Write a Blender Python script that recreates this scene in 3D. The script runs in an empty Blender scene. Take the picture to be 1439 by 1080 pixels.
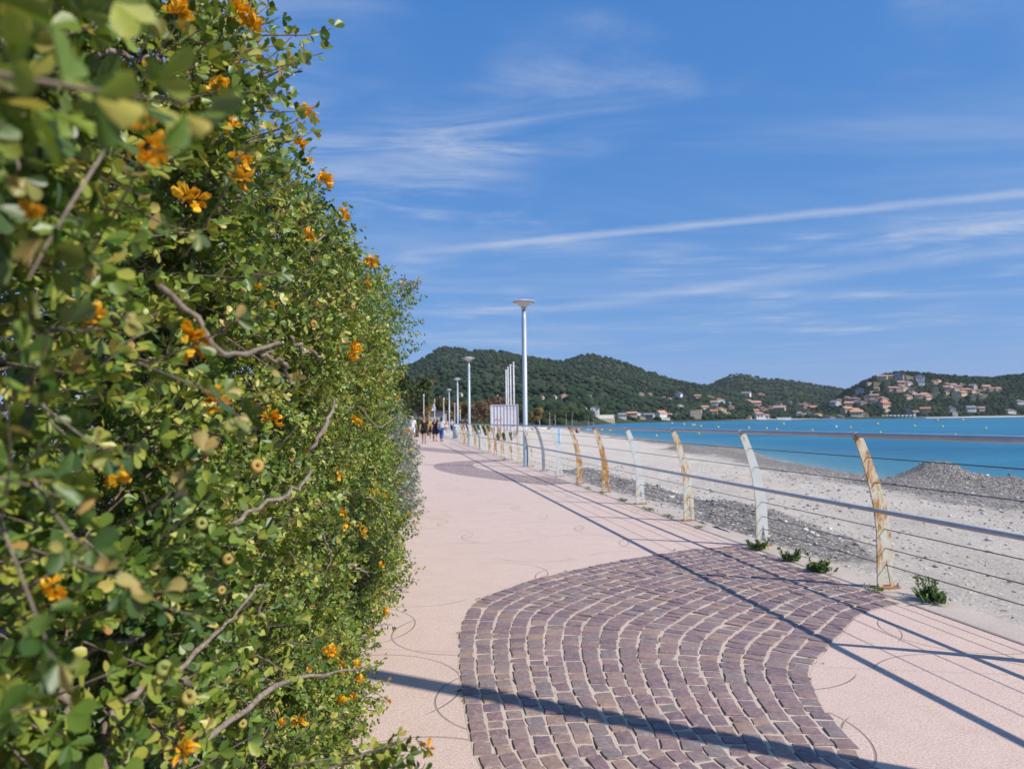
import bpy, bmesh, math, random
import numpy as np
from mathutils import Vector, Matrix, geometry as mgeo

random.seed(7)
RNG = np.random.default_rng(11)
PI = math.pi
sc = bpy.context.scene
COL = sc.collection

# ------------------------------------------------------------------ camera
FPX, CX, CY = 1000.0, 719.5, 540.0          # focal length and centre in photo pixels
PITCH, ROLL = math.atan(51 / 1000), math.radians(0.7)
CAMH = 1.4
fw = Vector((0, math.cos(PITCH), math.sin(PITCH)))
r0 = Vector((1, 0, 0)); u0 = r0.cross(fw)
rt = r0 * math.cos(ROLL) - u0 * math.sin(ROLL)
up = u0 * math.cos(ROLL) + r0 * math.sin(ROLL)
cam_d = bpy.data.cameras.new('camera')
cam = bpy.data.objects.new('camera', cam_d); COL.objects.link(cam)
cam.matrix_world = Matrix(((rt.x, up.x, -fw.x, 0), (rt.y, up.y, -fw.y, 0), (rt.z, up.z, -fw.z, CAMH), (0, 0, 0, 1)))
cam_d.sensor_width = 36; cam_d.lens = FPX / 1439 * 36
cam_d.clip_start = 0.05; cam_d.clip_end = 20000
cam_d.dof.use_dof = True; cam_d.dof.focus_distance = 3.2; cam_d.dof.aperture_fstop = 4.6
sc.camera = cam

def ray(px, py):
    d = fw + rt * ((px - CX) / FPX) + up * ((CY - py) / FPX)
    return d
def gnd(px, py, z=0.0):
    d = ray(px, py); t = (z - CAMH) / d.z
    return Vector((d.x * t, d.y * t, z))
def atY(px, py, Y):
    d = ray(px, py); t = Y / d.y
    return Vector((d.x * t, Y, CAMH + d.z * t))

# ------------------------------------------------------------------ world, sun, exposure
SUN_EL = math.radians(43)
SUN_H = Vector((0.891, -0.454, 0)).normalized()
SUN_DIR = Vector((SUN_H.x * math.cos(SUN_EL), SUN_H.y * math.cos(SUN_EL), math.sin(SUN_EL)))
world = bpy.data.worlds.new('World'); sc.world = world; world.use_nodes = True
wn, wl = world.node_tree.nodes, world.node_tree.links
wn.clear()
def N(tree, kind, **kw):
    n = tree.nodes.new(kind)
    for k, v in kw.items():
        if k.startswith('i_'):
            n.inputs[int(k[2:])].default_value = v
        else:
            setattr(n, k, v)
    return n
T = world.node_tree
def math_n(tree, op, a, b=None, c=None, clamp=False):
    n = tree.nodes.new('ShaderNodeMath'); n.operation = op; n.use_clamp = clamp
    for i, v in enumerate((a, b, c)):
        if v is None: continue
        if isinstance(v, (int, float)): n.inputs[i].default_value = v
        else: tree.links.new(v, n.inputs[i])
    return n.outputs[0]
def map_n(tree, v, a, b, c=0.0, d=1.0, smooth=True):
    n = tree.nodes.new('ShaderNodeMapRange'); n.interpolation_type = 'SMOOTHSTEP' if smooth else 'LINEAR'
    tree.links.new(v, n.inputs[0])
    for i, q in enumerate((a, b, c, d)): n.inputs[i + 1].default_value = q
    return n.outputs[0]
sky = N(T, 'ShaderNodeTexSky', sky_type='NISHITA', sun_disc=False)
sky.sun_elevation = SUN_EL; sky.sun_rotation = math.atan2(SUN_H.x, SUN_H.y)
sky.air_density = 1.0; sky.dust_density = 0.25; sky.ozone_density = 2.6; sky.altitude = 0
# the photograph's blue: the Nishita sky graded channel by channel, the same in every direction
sp_ = N(T, 'ShaderNodeSeparateColor'); wl.new(sky.outputs[0], sp_.inputs[0]); graded = N(T, 'ShaderNodeCombineColor')
for i_, (g_, a_) in enumerate(((0.81, 0.44), (0.46, 0.517), (0.285, 0.835))):
    q_ = math_n(T, 'POWER', math_n(T, 'MULTIPLY', sp_.outputs[i_], 0.101), g_)
    wl.new(math_n(T, 'MULTIPLY', q_, a_ / 0.101), graded.inputs[i_])
tc = N(T, 'ShaderNodeTexCoord'); sep = N(T, 'ShaderNodeSeparateXYZ')
wl.new(tc.outputs['Generated'], sep.inputs[0])
dz = math_n(T, 'MAXIMUM', sep.outputs[2], 0.03)
cx = math_n(T, 'DIVIDE', sep.outputs[0], dz); cyy = math_n(T, 'DIVIDE', sep.outputs[1], dz)
comb = N(T, 'ShaderNodeCombineXYZ'); wl.new(cx, comb.inputs[0]); wl.new(cyy, comb.inputs[1])
def wnoise(scale, rot, stretch, detail, rough, dist, off):
    m = N(T, 'ShaderNodeMapping'); m.inputs['Rotation'].default_value = (0, 0, rot)
    m.inputs['Scale'].default_value = (stretch[0], stretch[1], 1); m.inputs['Location'].default_value = off
    wl.new(comb.outputs[0], m.inputs[0])
    t = N(T, 'ShaderNodeTexNoise'); t.inputs['Scale'].default_value = scale; t.inputs['Detail'].default_value = detail
    t.inputs['Roughness'].default_value = rough; t.inputs['Distortion'].default_value = dist
    wl.new(m.outputs[0], t.inputs['Vector']); return t.outputs[0]
big = map_n(T, wnoise(0.75, 0.3, (1, 1), 3, 0.55, 0.4, (3.1, 1.7, 0)), 0.46, 0.70)
streak = map_n(T, wnoise(1.3, 0.35, (0.75, 1.7), 10, 0.68, 1.0, (0.4, 5.2, 0)), 0.34, 0.82)
wisps = math_n(T, 'MULTIPLY', math_n(T, 'MULTIPLY', big, streak), 0.78)
veil = math_n(T, 'MULTIPLY', map_n(T, wnoise(0.5, 0.2, (0.5, 1.6), 7, 0.6, 0.8, (9.0, 2.0, 0)), 0.42, 0.75), 0.22)
wob = math_n(T, 'MULTIPLY', math_n(T, 'SUBTRACT', wnoise(5.0, 0, (1, 1), 5, 0.7, 0.0, (0, 0, 0)), 0.5), 0.30)
def trail(p0, p1, w, strength, fade0, fade1, wobk):
    """a straight vapour trail on the high cloud layer: line through p0, p1 (x/z, y/z)"""
    p0, p1 = Vector(p0), Vector(p1); d = (p1 - p0).normalized(); n = Vector((-d.y, d.x))
    dist = math_n(T, 'ADD', math_n(T, 'MULTIPLY', cx, n.x), math_n(T, 'MULTIPLY', cyy, n.y))
    dist = math_n(T, 'SUBTRACT', dist, n.dot(p0))
    dist = math_n(T, 'ADD', dist, math_n(T, 'MULTIPLY', wob, wobk))
    m = map_n(T, math_n(T, 'ABSOLUTE', dist), 0.0, w, 1.0, 0.0)
    al = math_n(T, 'ADD', math_n(T, 'MULTIPLY', cx, d.x), math_n(T, 'MULTIPLY', cyy, d.y))
    al = math_n(T, 'SUBTRACT', al, d.dot(p0))
    m = math_n(T, 'MULTIPLY', m, map_n(T, al, fade0, fade1))
    m = math_n(T, 'MULTIPLY', m, math_n(T, 'ADD', math_n(T, 'MULTIPLY', streak, 0.5), 0.55))
    return math_n(T, 'MULTIPLY', m, strength)
def cp(px, py):
    d = ray(px, py); return (d.x / d.z, d.y / d.z)
t1 = trail(cp(630, 350), cp(1439, 272), 0.13, 0.52, -0.4, 0.5, 0.35)
t2 = trail(cp(740, 440), cp(1439, 348), 0.42, 0.27, -0.6, 1.5, 1.2)
t3 = trail(cp(1150, 468), cp(1439, 447), 0.45, 0.22, -1.0, 2.0, 1.5)
cl = math_n(T, 'ADD', math_n(T, 'ADD', wisps, veil), math_n(T, 'ADD', math_n(T, 'ADD', t1, t2), t3), clamp=True)
cl = math_n(T, 'MULTIPLY', cl, map_n(T, sep.outputs[2], 0.03, 0.16))
cl = math_n(T, 'MINIMUM', cl, 0.6)
mix = N(T, 'ShaderNodeMixRGB'); mix.inputs[2].default_value = (6.6, 7.0, 8.0, 1)
wl.new(cl, mix.inputs[0]); wl.new(graded.outputs[0], mix.inputs[1])
bg = N(T, 'ShaderNodeBackground'); bg.inputs[1].default_value = 0.085
wl.new(mix.outputs[0], bg.inputs[0])
wo = N(T, 'ShaderNodeOutputWorld'); wl.new(bg.outputs[0], wo.inputs[0])

sd = bpy.data.lights.new('sun', 'SUN'); sd.energy = 4.6; sd.angle = math.radians(0.5); sd.color = (1.0, 0.93, 0.82)
sun = bpy.data.objects.new('sun', sd); COL.objects.link(sun)
sun.rotation_euler = SUN_DIR.to_track_quat('Z', 'Y').to_euler(); sun.location = (30, -20, 60)

vs = sc.view_settings
vs.view_transform = 'Standard'; vs.look = 'None'; vs.gamma = 1.0; vs.use_curve_mapping = False
vs.exposure = 0.25
sc.cycles.use_denoising = True
sc.cycles.max_bounces = 8; sc.cycles.diffuse_bounces = 3; sc.cycles.glossy_bounces = 3
sc.cycles.transmission_bounces = 4; sc.cycles.transparent_max_bounces = 6; sc.cycles.volume_bounces = 0
sc.cycles.caustics_reflective = False; sc.cycles.caustics_refractive = False

# ------------------------------------------------------------------ materials
MATS = {}
def srgb(r, g, b):
    f = lambda c: (c / 255 / 12.92) if c / 255 <= 0.04045 else ((c / 255 + 0.055) / 1.055) ** 2.4
    return (f(r), f(g), f(b), 1)
def newmat(name):
    m = bpy.data.materials.new(name); m.use_nodes = True
    t = m.node_tree; b = t.nodes['Principled BSDF']; MATS[name] = m
    return m, t, b
def ramp(t, fac, stops):
    n = t.nodes.new('ShaderNodeValToRGB'); e = n.color_ramp.elements
    while len(e) < len(stops): e.new(0.5)
    for i, (p, c) in enumerate(stops):
        e[i].position = p; e[i].color = tuple(c[:3]) + (1,)
    t.links.new(fac, n.inputs[0]); return n.outputs[0]
def noise(t, scale, detail=4, rough=0.6, vec=None, dist=0.0):
    n = t.nodes.new('ShaderNodeTexNoise'); n.inputs['Scale'].default_value = scale
    n.inputs['Detail'].default_value = detail; n.inputs['Roughness'].default_value = rough
    n.inputs['Distortion'].default_value = dist
    if vec is None:
        c = t.nodes.new('ShaderNodeTexCoord'); vec = c.outputs['Object']
    t.links.new(vec, n.inputs['Vector']); return n.outputs[0]
def mixc(t, fac, a, b, mode='MIX'):
    n = t.nodes.new('ShaderNodeMixRGB'); n.blend_type = mode
    if isinstance(fac, (int, float)): n.inputs[0].default_value = fac
    else: t.links.new(fac, n.inputs[0])
    for i, v in ((1, a), (2, b)):
        if isinstance(v, tuple): n.inputs[i].default_value = tuple(v[:3]) + (1,)
        else: t.links.new(v, n.inputs[i])
    return n.outputs[0]
def bump(t, b, h, strength, dist=0.01):
    n = t.nodes.new('ShaderNodeBump'); n.inputs['Strength'].default_value = strength; n.inputs['Distance'].default_value = dist
    t.links.new(h, n.inputs['Height']); t.links.new(n.outputs[0], b.inputs['Normal'])
def simple(name, col, rough=0.7, var=0.18, scale=6.0, metal=0.0, spec=0.4):
    m, t, b = newmat(name)
    f = noise(t, scale, 5)
    d = tuple(c * (1 - var) for c in col[:3]); l = tuple(min(1, c * (1 + var)) for c in col[:3])
    t.links.new(ramp(t, f, [(0.3, d), (0.7, l)]), b.inputs['Base Color'])
    b.inputs['Roughness'].default_value = rough; b.inputs['Metallic'].default_value = metal
    b.inputs['Specular IOR Level'].default_value = spec
    return m

# concrete with stamped swirl lines
m, t, b = newmat('pink_concrete')
tcn = t.nodes.new('ShaderNodeTexCoord'); V = tcn.outputs['Object']
n1 = noise(t, 0.7, 6, 0.6, V); n2 = noise(t, 110, 3, 0.7, V); n3 = noise(t, 5, 6, 0.65, V)
base = ramp(t, n1, [(0.3, (0.50, 0.375, 0.335)), (0.5, (0.54, 0.42, 0.38)), (0.7, (0.58, 0.465, 0.42))])
base = mixc(t, 0.42, base, ramp(t, n3, [(0.3, (0.40, 0.29, 0.26)), (0.7, (0.66, 0.56, 0.52))]))
base = mixc(t, 0.6, base, ramp(t, n2, [(0.30, (0.30, 0.18, 0.155)), (0.46, (0.54, 0.43, 0.38)), (0.66, (0.78, 0.71, 0.66))]))
n4 = noise(t, 38, 5, 0.75, V); base = mixc(t, math_n(t, 'MULTIPLY', map_n(t, n4, 0.50, 0.70), 0.45), base, (0.37, 0.26, 0.23))
sx = t.nodes.new('ShaderNodeSeparateXYZ'); t.links.new(V, sx.inputs[0])
def arcs(ox, oy, per, rad, flip):
    x = math_n(t, 'ADD', math_n(t, 'MULTIPLY', sx.outputs[0], 0.94), math_n(t, 'MULTIPLY', sx.outputs[1], 0.34))
    y = math_n(t, 'SUBTRACT', math_n(t, 'MULTIPLY', sx.outputs[1], 0.94), math_n(t, 'MULTIPLY', sx.outputs[0], 0.34))
    x = math_n(t, 'SUBTRACT', math_n(t, 'FLOORED_MODULO', math_n(t, 'ADD', x, ox), per), per / 2)
    y = math_n(t, 'SUBTRACT', math_n(t, 'FLOORED_MODULO', math_n(t, 'ADD', y, oy), per * 0.8), per * 0.4)
    r = math_n(t, 'SQRT', math_n(t, 'ADD', math_n(t, 'MULTIPLY', x, x), math_n(t, 'MULTIPLY', y, y)))
    ring = map_n(t, math_n(t, 'ABSOLUTE', math_n(t, 'SUBTRACT', r, rad)), 0.003, 0.009, 1, 0)
    side = map_n(t, math_n(t, 'MULTIPLY', math_n(t, 'ADD', x, math_n(t, 'MULTIPLY', y, 0.6)), flip), -0.12, 0.05)
    return math_n(t, 'MULTIPLY', ring, side)
ln = math_n(t, 'MAXIMUM', arcs(0.2, 0.3, 1.5, 0.52, 1), arcs(0.95, 0.75, 1.5, 0.46, -1))
ln = math_n(t, 'MULTIPLY', ln, map_n(t, noise(t, 1.1, 2, 0.5, V), 0.36, 0.52))
jy = math_n(t, 'ABSOLUTE', math_n(t, 'SUBTRACT', math_n(t, 'FLOORED_MODULO', math_n(t, 'ADD', sx.outputs[1], math_n(t, 'MULTIPLY', sx.outputs[0], 0.16)), 2.9), 1.45))
joint = math_n(t, 'MULTIPLY', map_n(t, jy, 0.004, 0.012, 1, 0), 0.35)
ln = math_n(t, 'MAXIMUM', ln, joint)
stain = map_n(t, noise(t, 0.9, 5, 0.7, V, 1.0), 0.56, 0.75)
base = mixc(t, math_n(t, 'MULTIPLY', stain, 0.34), base, (0.36, 0.27, 0.235))
base = mixc(t, 1.0, base, (1.0, 0.935, 0.885), 'MULTIPLY')
base = mixc(t, math_n(t, 'MULTIPLY', ln, 0.6), base, (0.22, 0.155, 0.13))
t.links.new(base, b.inputs['Base Color']); b.inputs['Roughness'].default_value = 0.86
h = math_n(t, 'SUBTRACT', math_n(t, 'ADD', math_n(t, 'MULTIPLY', n2, 0.35), math_n(t, 'MULTIPLY', n4, 0.5)), math_n(t, 'MULTIPLY', ln, 1.6))
bump(t, b, h, 0.5, 0.006)

m, t, b = newmat('coping_concrete')
V = t.nodes.new('ShaderNodeTexCoord').outputs['Object']
n1 = noise(t, 1.5, 6, 0.65, V); n2 = noise(t, 90, 3, 0.7, V)
c = ramp(t, n1, [(0.3, (0.36, 0.29, 0.25)), (0.55, (0.50, 0.41, 0.36)), (0.75, (0.58, 0.49, 0.43))])
c = mixc(t, 0.4, c, ramp(t, n2, [(0.3, (0.3, 0.25, 0.22)), (0.7, (0.62, 0.56, 0.5))]))
t.links.new(c, b.inputs['Base Color']); b.inputs['Roughness'].default_value = 0.9; bump(t, b, n2, 0.5, 0.008)

def cobble_colour(t, rnd, V):
    c = ramp(t, rnd, [(0.0, (0.135, 0.095, 0.13)), (0.2, (0.20, 0.125, 0.15)), (0.42, (0.25, 0.155, 0.16)),
                      (0.62, (0.19, 0.165, 0.18)), (0.80, (0.27, 0.20, 0.19)), (0.91, (0.29, 0.19, 0.165)), (1.0, (0.36, 0.245, 0.185))])
    g = noise(t, 45, 5, 0.75, V); g2 = noise(t, 7, 4, 0.6, V)
    c = mixc(t, 0.38, c, ramp(t, g, [(0.3, (0.10, 0.075, 0.08)), (0.5, (0.24, 0.18, 0.185)), (0.72, (0.50, 0.43, 0.41))]))
    c = mixc(t, math_n(t, 'MULTIPLY', map_n(t, g2, 0.52, 0.72), 0.4), c, (0.34, 0.27, 0.235))
    c = mixc(t, 1.0, c, (1.03, 0.99, 0.93), 'MULTIPLY')
    return c, g
for nm in ('cobble_stone', 'cobble_stone_mass'):
    m, t, b = newmat(nm)
    V = t.nodes.new('ShaderNodeTexCoord').outputs['Object']
    if nm == 'cobble_stone':
        oi = t.nodes.new('ShaderNodeObjectInfo'); rnd = oi.outputs['Random']
        V = t.nodes.new('ShaderNodeNewGeometry').outputs['Position']
    else:
        rnd = t.nodes.new('ShaderNodeNewGeometry').outputs['Random Per Island']
    c, g = cobble_colour(t, rnd, V)
    t.links.new(c, b.inputs['Base Color']); b.inputs['Roughness'].default_value = 0.62
    b.inputs['Specular IOR Level'].default_value = 0.45
    bump(t, b, g, 0.55, 0.006)

m, t, b = newmat('mortar')
V = t.nodes.new('ShaderNodeTexCoord').outputs['Object']
n1 = noise(t, 3, 6, 0.7, V); n2 = noise(t, 120, 3, 0.7, V)
c = ramp(t, n1, [(0.28, (0.24, 0.17, 0.13)), (0.42, (0.50, 0.40, 0.32)), (0.7, (0.63, 0.52, 0.43))])
c = mixc(t, 0.3, c, ramp(t, n2, [(0.3, (0.25, 0.2, 0.17)), (0.7, (0.62, 0.55, 0.48))]))
t.links.new(c, b.inputs['Base Color']); b.inputs['Roughness'].default_value = 0.95; bump(t, b, n2, 0.6, 0.006)

m, t, b = newmat('distant_cobbles')
V = t.nodes.new('ShaderNodeTexCoord').outputs['Object']
vo = t.nodes.new('ShaderNodeTexVoronoi'); vo.inputs['Scale'].default_value = 9; t.links.new(V, vo.inputs['Vector'])
vd = t.nodes.new('ShaderNodeTexVoronoi'); vd.inputs['Scale'].default_value = 9; vd.feature = 'DISTANCE_TO_EDGE'; t.links.new(V, vd.inputs['Vector'])
sp = t.nodes.new('ShaderNodeSeparateColor'); t.links.new(vo.outputs['Color'], sp.inputs[0])
c, g = cobble_colour(t, sp.outputs[0], V)
c = mixc(t, map_n(t, vd.outputs['Distance'], 0.03, 0.09, 1, 0), c, (0.42, 0.34, 0.29))
t.links.new(c, b.inputs['Base Color']); b.inputs['Roughness'].default_value = 0.75

# painted steel with rust
def painted(name, paint, rust_lo, rust_hi):
    m, t, b = newmat(name)
    g = t.nodes.new('ShaderNodeNewGeometry').outputs['Position']
    mp = t.nodes.new('ShaderNodeMapping'); mp.inputs['Scale'].default_value = (1, 1, 0.35); t.links.new(g, mp.inputs[0])
    n1 = noise(t, 11, 6, 0.7, mp.outputs[0], 0.6); n2 = noise(t, 60, 4, 0.7, g)
    r = map_n(t, n1, rust_lo, rust_hi)
    rc = ramp(t, n2, [(0.25, (0.15, 0.055, 0.018)), (0.5, (0.40, 0.19, 0.055)), (0.75, (0.55, 0.36, 0.15))])
    halo = map_n(t, n1, rust_lo - 0.09, rust_lo + 0.02)
    pc = ramp(t, noise(t, 4, 5, 0.7, g), [(0.3, tuple(c * 0.86 for c in paint)), (0.7, paint)])
    pc = mixc(t, math_n(t, 'MULTIPLY', halo, 0.6), pc, (0.60, 0.47, 0.27))
    t.links.new(mixc(t, r, pc, rc), b.inputs['Base Color'])
    t.links.new(map_n(t, r, 0, 1, 0.5, 0.9, False), b.inputs['Roughness'])
    bump(t, b, math_n(t, 'MULTIPLY', r, n2), 0.4, 0.004)
    return m
painted('post_paint_clean', (0.62, 0.66, 0.66), 0.60, 0.70)
painted('post_paint_rusty', (0.62, 0.65, 0.62), 0.50, 0.62)
painted('post_paint_very_rusty', (0.58, 0.58, 0.50), 0.42, 0.55)
simple('rail_steel', (0.42, 0.44, 0.47), 0.40, 0.10, 8, 0.35, 0.5)
simple('galvanised', (0.30, 0.34, 0.38), 0.45, 0.12, 5, 0.5)
simple('lamp_paint', (0.38, 0.43, 0.49), 0.42, 0.08, 3, 0.25)
simple('lamp_bowl', (0.62, 0.58, 0.55), 0.4, 0.06, 8)
simple('lamp_cap', (0.66, 0.68, 0.72), 0.4, 0.06, 5)
simple('cable_steel', (0.10, 0.10, 0.12), 0.45, 0.2, 20, 0.6)
simple('rust_plate', (0.36, 0.17, 0.06), 0.9, 0.4, 30)
simple('soil', (0.10, 0.075, 0.055), 0.95, 0.45, 9)
simple('ground_earth', (0.26, 0.22, 0.18), 0.95, 0.25, 0.4)
m = simple('bark', (0.23, 0.185, 0.15), 0.9, 0.5, 60); bump(m.node_tree, m.node_tree.nodes['Principled BSDF'], noise(m.node_tree, 150, 4, 0.7), 0.9, 0.003)
simple('bark_dark', (0.10, 0.08, 0.065), 0.9, 0.3, 10)

# leaves: colour by a per-leaf value
LEAF_STOPS = [(0.0, (0.050, 0.105, 0.022)), (0.22, (0.095, 0.175, 0.030)), (0.42, (0.20, 0.29, 0.042)),
              (0.60, (0.37, 0.41, 0.065)), (0.80, (0.56, 0.50, 0.12)), (0.93, (0.56, 0.43, 0.13)), (1.0, (0.46, 0.25, 0.08))]
def leafmat(name, src, stops, trans=0.30, rough=0.42):
    m, t, b = newmat(name)
    if src == 'attr':
        a = t.nodes.new('ShaderNodeAttribute'); a.attribute_name = 'tint'; f = a.outputs['Fac']
    elif src == 'island':
        f = t.nodes.new('ShaderNodeNewGeometry').outputs['Random Per Island']
    else:
        f = t.nodes.new('ShaderNodeObjectInfo').outputs['Random']
    c = ramp(t, f, stops)
    pos = t.nodes.new('ShaderNodeNewGeometry').outputs['Position']
    c = mixc(t, 0.28, c, ramp(t, noise(t, 160, 3, 0.6, pos), [(0.3, (0.5, 0.5, 0.5)), (0.7, (1, 1, 1))]), 'MULTIPLY')
    t.links.new(c, b.inputs['Base Color']); b.inputs['Roughness'].default_value = rough
    b.inputs['Specular IOR Level'].default_value = 0.5
    tr = t.nodes.new('ShaderNodeBsdfTranslucent')
    t.links.new(mixc(t, 0.5, c, mixc(t, 1.0, c, (1.0, 1.0, 0.35), 'MULTIPLY')), tr.inputs[0])
    mx = t.nodes.new('ShaderNodeMixShader'); mx.inputs[0].default_value = trans
    t.links.new(b.outputs[0], mx.inputs[1]); t.links.new(tr.outputs[0], mx.inputs[2])
    t.links.new(mx.outputs[0], t.nodes['Material Output'].inputs[0])
    return m
leafmat('leaf_mass', 'attr', LEAF_STOPS)
leafmat('leaf_single', 'object', LEAF_STOPS[1:] if False else [(0.0, (0.045, 0.10, 0.022)), (0.4, (0.09, 0.155, 0.034)), (0.62, (0.17, 0.215, 0.05)), (0.8, (0.36, 0.335, 0.09)), (0.92, (0.52, 0.41, 0.16)), (1.0, (0.48, 0.29, 0.10))])
leafmat('grey_leaf', 'attr', [(0.0, (0.12, 0.155, 0.105)), (0.5, (0.23, 0.275, 0.20)), (1.0, (0.37, 0.40, 0.32))], 0.15, 0.7)
leafmat('weed_leaf', 'attr', [(0.0, (0.05, 0.11, 0.025)), (0.6, (0.10, 0.19, 0.04)), (1.0, (0.22, 0.26, 0.06))], 0.25, 0.6)
leafmat('petal', 'island', [(0.0, (0.88, 0.40, 0.012)), (0.4, (0.93, 0.52, 0.018)), (1.0, (0.95, 0.64, 0.05))], 0.25, 0.55)
leafmat('pod_green', 'object', [(0.0, (0.20, 0.28, 0.06)), (0.6, (0.34, 0.36, 0.10)), (1.0, (0.52, 0.33, 0.08))], 0.2, 0.55)
leafmat('pine_needle', 'attr', [(0.0, (0.030, 0.060, 0.020)), (0.6, (0.070, 0.105, 0.032)), (1.0, (0.14, 0.14, 0.05))], 0.1, 0.7)
leafmat('tamarisk_leaf', 'attr', [(0.0, (0.10, 0.07, 0.045)), (0.5, (0.20, 0.135, 0.085)), (1.0, (0.30, 0.21, 0.10))], 0.1, 0.8)
leafmat('ochre_leaf', 'attr', [(0.0, (0.12, 0.09, 0.03)), (0.5, (0.25, 0.17, 0.055)), (1.0, (0.34, 0.24, 0.07))], 0.1, 0.8)
leafmat('palm_leaf', 'attr', [(0.0, (0.04, 0.08, 0.03)), (0.6, (0.12, 0.15, 0.05)), (1.0, (0.28, 0.21, 0.08))], 0.1, 0.6)
m, t, b = newmat('forest_crown')
a = t.nodes.new('ShaderNodeAttribute'); a.attribute_name = 'tint'
pos = t.nodes.new('ShaderNodeNewGeometry').outputs['Position']
c = ramp(t, a.outputs['Fac'], [(0.0, (0.018, 0.036, 0.022)), (0.5, (0.034, 0.058, 0.030)), (0.85, (0.060, 0.080, 0.036)), (1.0, (0.10, 0.095, 0.05))])
c = mixc(t, 0.5, c, ramp(t, noise(t, 0.35, 4, 0.7, pos), [(0.35, (0.35, 0.35, 0.35)), (0.65, (1, 1, 1))]), 'MULTIPLY')
t.links.new(c, b.inputs['Base Color']); b.inputs['Roughness'].default_value = 0.95; b.inputs['Specular IOR Level'].default_value = 0.1
simple('hill_ground', (0.040, 0.050, 0.030), 0.95, 0.5, 0.02, 0, 0.1)
simple('cliff_rock', (0.42, 0.39, 0.36), 0.95, 0.35, 0.08)

# beach
m, t, b = newmat('beach_sand')
V = t.nodes.new('ShaderNodeTexCoord').outputs['Object']
a = t.nodes.new('ShaderNodeAttribute'); a.attribute_name = 'shingle'
n1 = noise(t, 0.35, 6, 0.65, V); n2 = noise(t, 14, 5, 0.75, V); n3 = noise(t, 2.2, 5, 0.7, V)
sand = ramp(t, n1, [(0.3, (0.50, 0.43, 0.365)), (0.6, (0.64, 0.57, 0.50)), (0.8, (0.70, 0.63, 0.55))])
sand = mixc(t, 0.45, sand, ramp(t, n2, [(0.3, (0.30, 0.26, 0.23)), (0.5, (0.58, 0.52, 0.45)), (0.7, (0.74, 0.68, 0.61))]))
v1 = t.nodes.new('ShaderNodeTexVoronoi'); v1.inputs['Scale'].default_value = 16; t.links.new(V, v1.inputs['Vector'])
sp = t.nodes.new('ShaderNodeSeparateColor'); t.links.new(v1.outputs['Color'], sp.inputs[0])
shg = ramp(t, sp.outputs[0], [(0.0, (0.18, 0.16, 0.145)), (0.5, (0.33, 0.30, 0.275)), (0.85, (0.48, 0.44, 0.40)), (1.0, (0.68, 0.63, 0.58))])
shg = mixc(t, map_n(t, v1.outputs['Distance'], 0.3, 0.7, 0.0, 0.55), shg, (0.11, 0.10, 0.095))
f = math_n(t, 'ADD', a.outputs['Fac'], math_n(t, 'MULTIPLY', math_n(t, 'SUBTRACT', n3, 0.5), 0.9), clamp=True)
f = map_n(t, f, 0.3, 0.7)
c = mixc(t, f, sand, shg)
t.links.new(c, b.inputs['Base Color']); b.inputs['Roughness'].default_value = 0.95; b.inputs['Specular IOR Level'].default_value = 0.2
hh = math_n(t, 'ADD', math_n(t, 'MULTIPLY', n2, 0.7), math_n(t, 'MULTIPLY', n3, 1.1))
hh = math_n(t, 'SUBTRACT', hh, math_n(t, 'MULTIPLY', math_n(t, 'MULTIPLY', v1.outputs['Distance'], f), 0.6))
bump(t, b, hh, 1.0, 0.11)
m, t, b = newmat('pebble')
rnd = t.nodes.new('ShaderNodeNewGeometry').outputs['Random Per Island']
c = ramp(t, rnd, [(0.0, (0.17, 0.15, 0.145)), (0.4, (0.30, 0.27, 0.255)), (0.8, (0.46, 0.42, 0.39)), (1.0, (0.66, 0.62, 0.58))])
t.links.new(c, b.inputs['Base Color']); b.inputs['Roughness'].default_value = 0.85

# sea
m, t, b = newmat('sea_water')
V = t.nodes.new('ShaderNodeTexCoord').outputs['Object']
a = t.nodes.new('ShaderNodeAttribute'); a.attribute_name = 'shallow'
mp = t.nodes.new('ShaderNodeMapping'); mp.inputs['Scale'].default_value = (0.012, 0.05, 1); t.links.new(V, mp.inputs[0])
pat = noise(t, 1.0, 5, 0.6, mp.outputs[0], 0.5)
deep = ramp(t, pat, [(0.33, (0.005, 0.095, 0.19)), (0.5, (0.008, 0.150, 0.255)), (0.68, (0.020, 0.215, 0.31))])
c = mixc(t, map_n(t, a.outputs['Fac'], 0.0, 0.65), deep, (0.06, 0.20, 0.27))
c = mixc(t, map_n(t, a.outputs['Fac'], 0.6, 1.0), c, (0.15, 0.27, 0.29))
fo = math_n(t, 'MULTIPLY', map_n(t, a.outputs['Fac'], 0.93, 0.985), map_n(t, noise(t, 0.8, 5, 0.7, V), 0.45, 0.56))
c = mixc(t, fo, c, (0.75, 0.78, 0.78))
t.links.new(c, b.inputs['Base Color']); b.inputs['Roughness'].default_value = 0.28
b.inputs['Specular IOR Level'].default_value = 0.22; b.inputs['IOR'].default_value = 1.33
mp2 = t.nodes.new('ShaderNodeMapping'); mp2.inputs['Scale'].default_value = (0.5, 1.3, 1); t.links.new(V, mp2.inputs[0])
bump(t, b, math_n(t, 'ADD', noise(t, 1.2, 6, 0.65, mp2.outputs[0]), math_n(t, 'MULTIPLY', noise(t, 0.15, 3, 0.5, mp2.outputs[0]), 2.0)), 0.9, 0.35)
simple('buoy_yellow', (0.66, 0.56, 0.10), 0.4, 0.08, 3)
simple('buoy_white', (0.78, 0.78, 0.74), 0.4, 0.08, 3)

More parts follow.
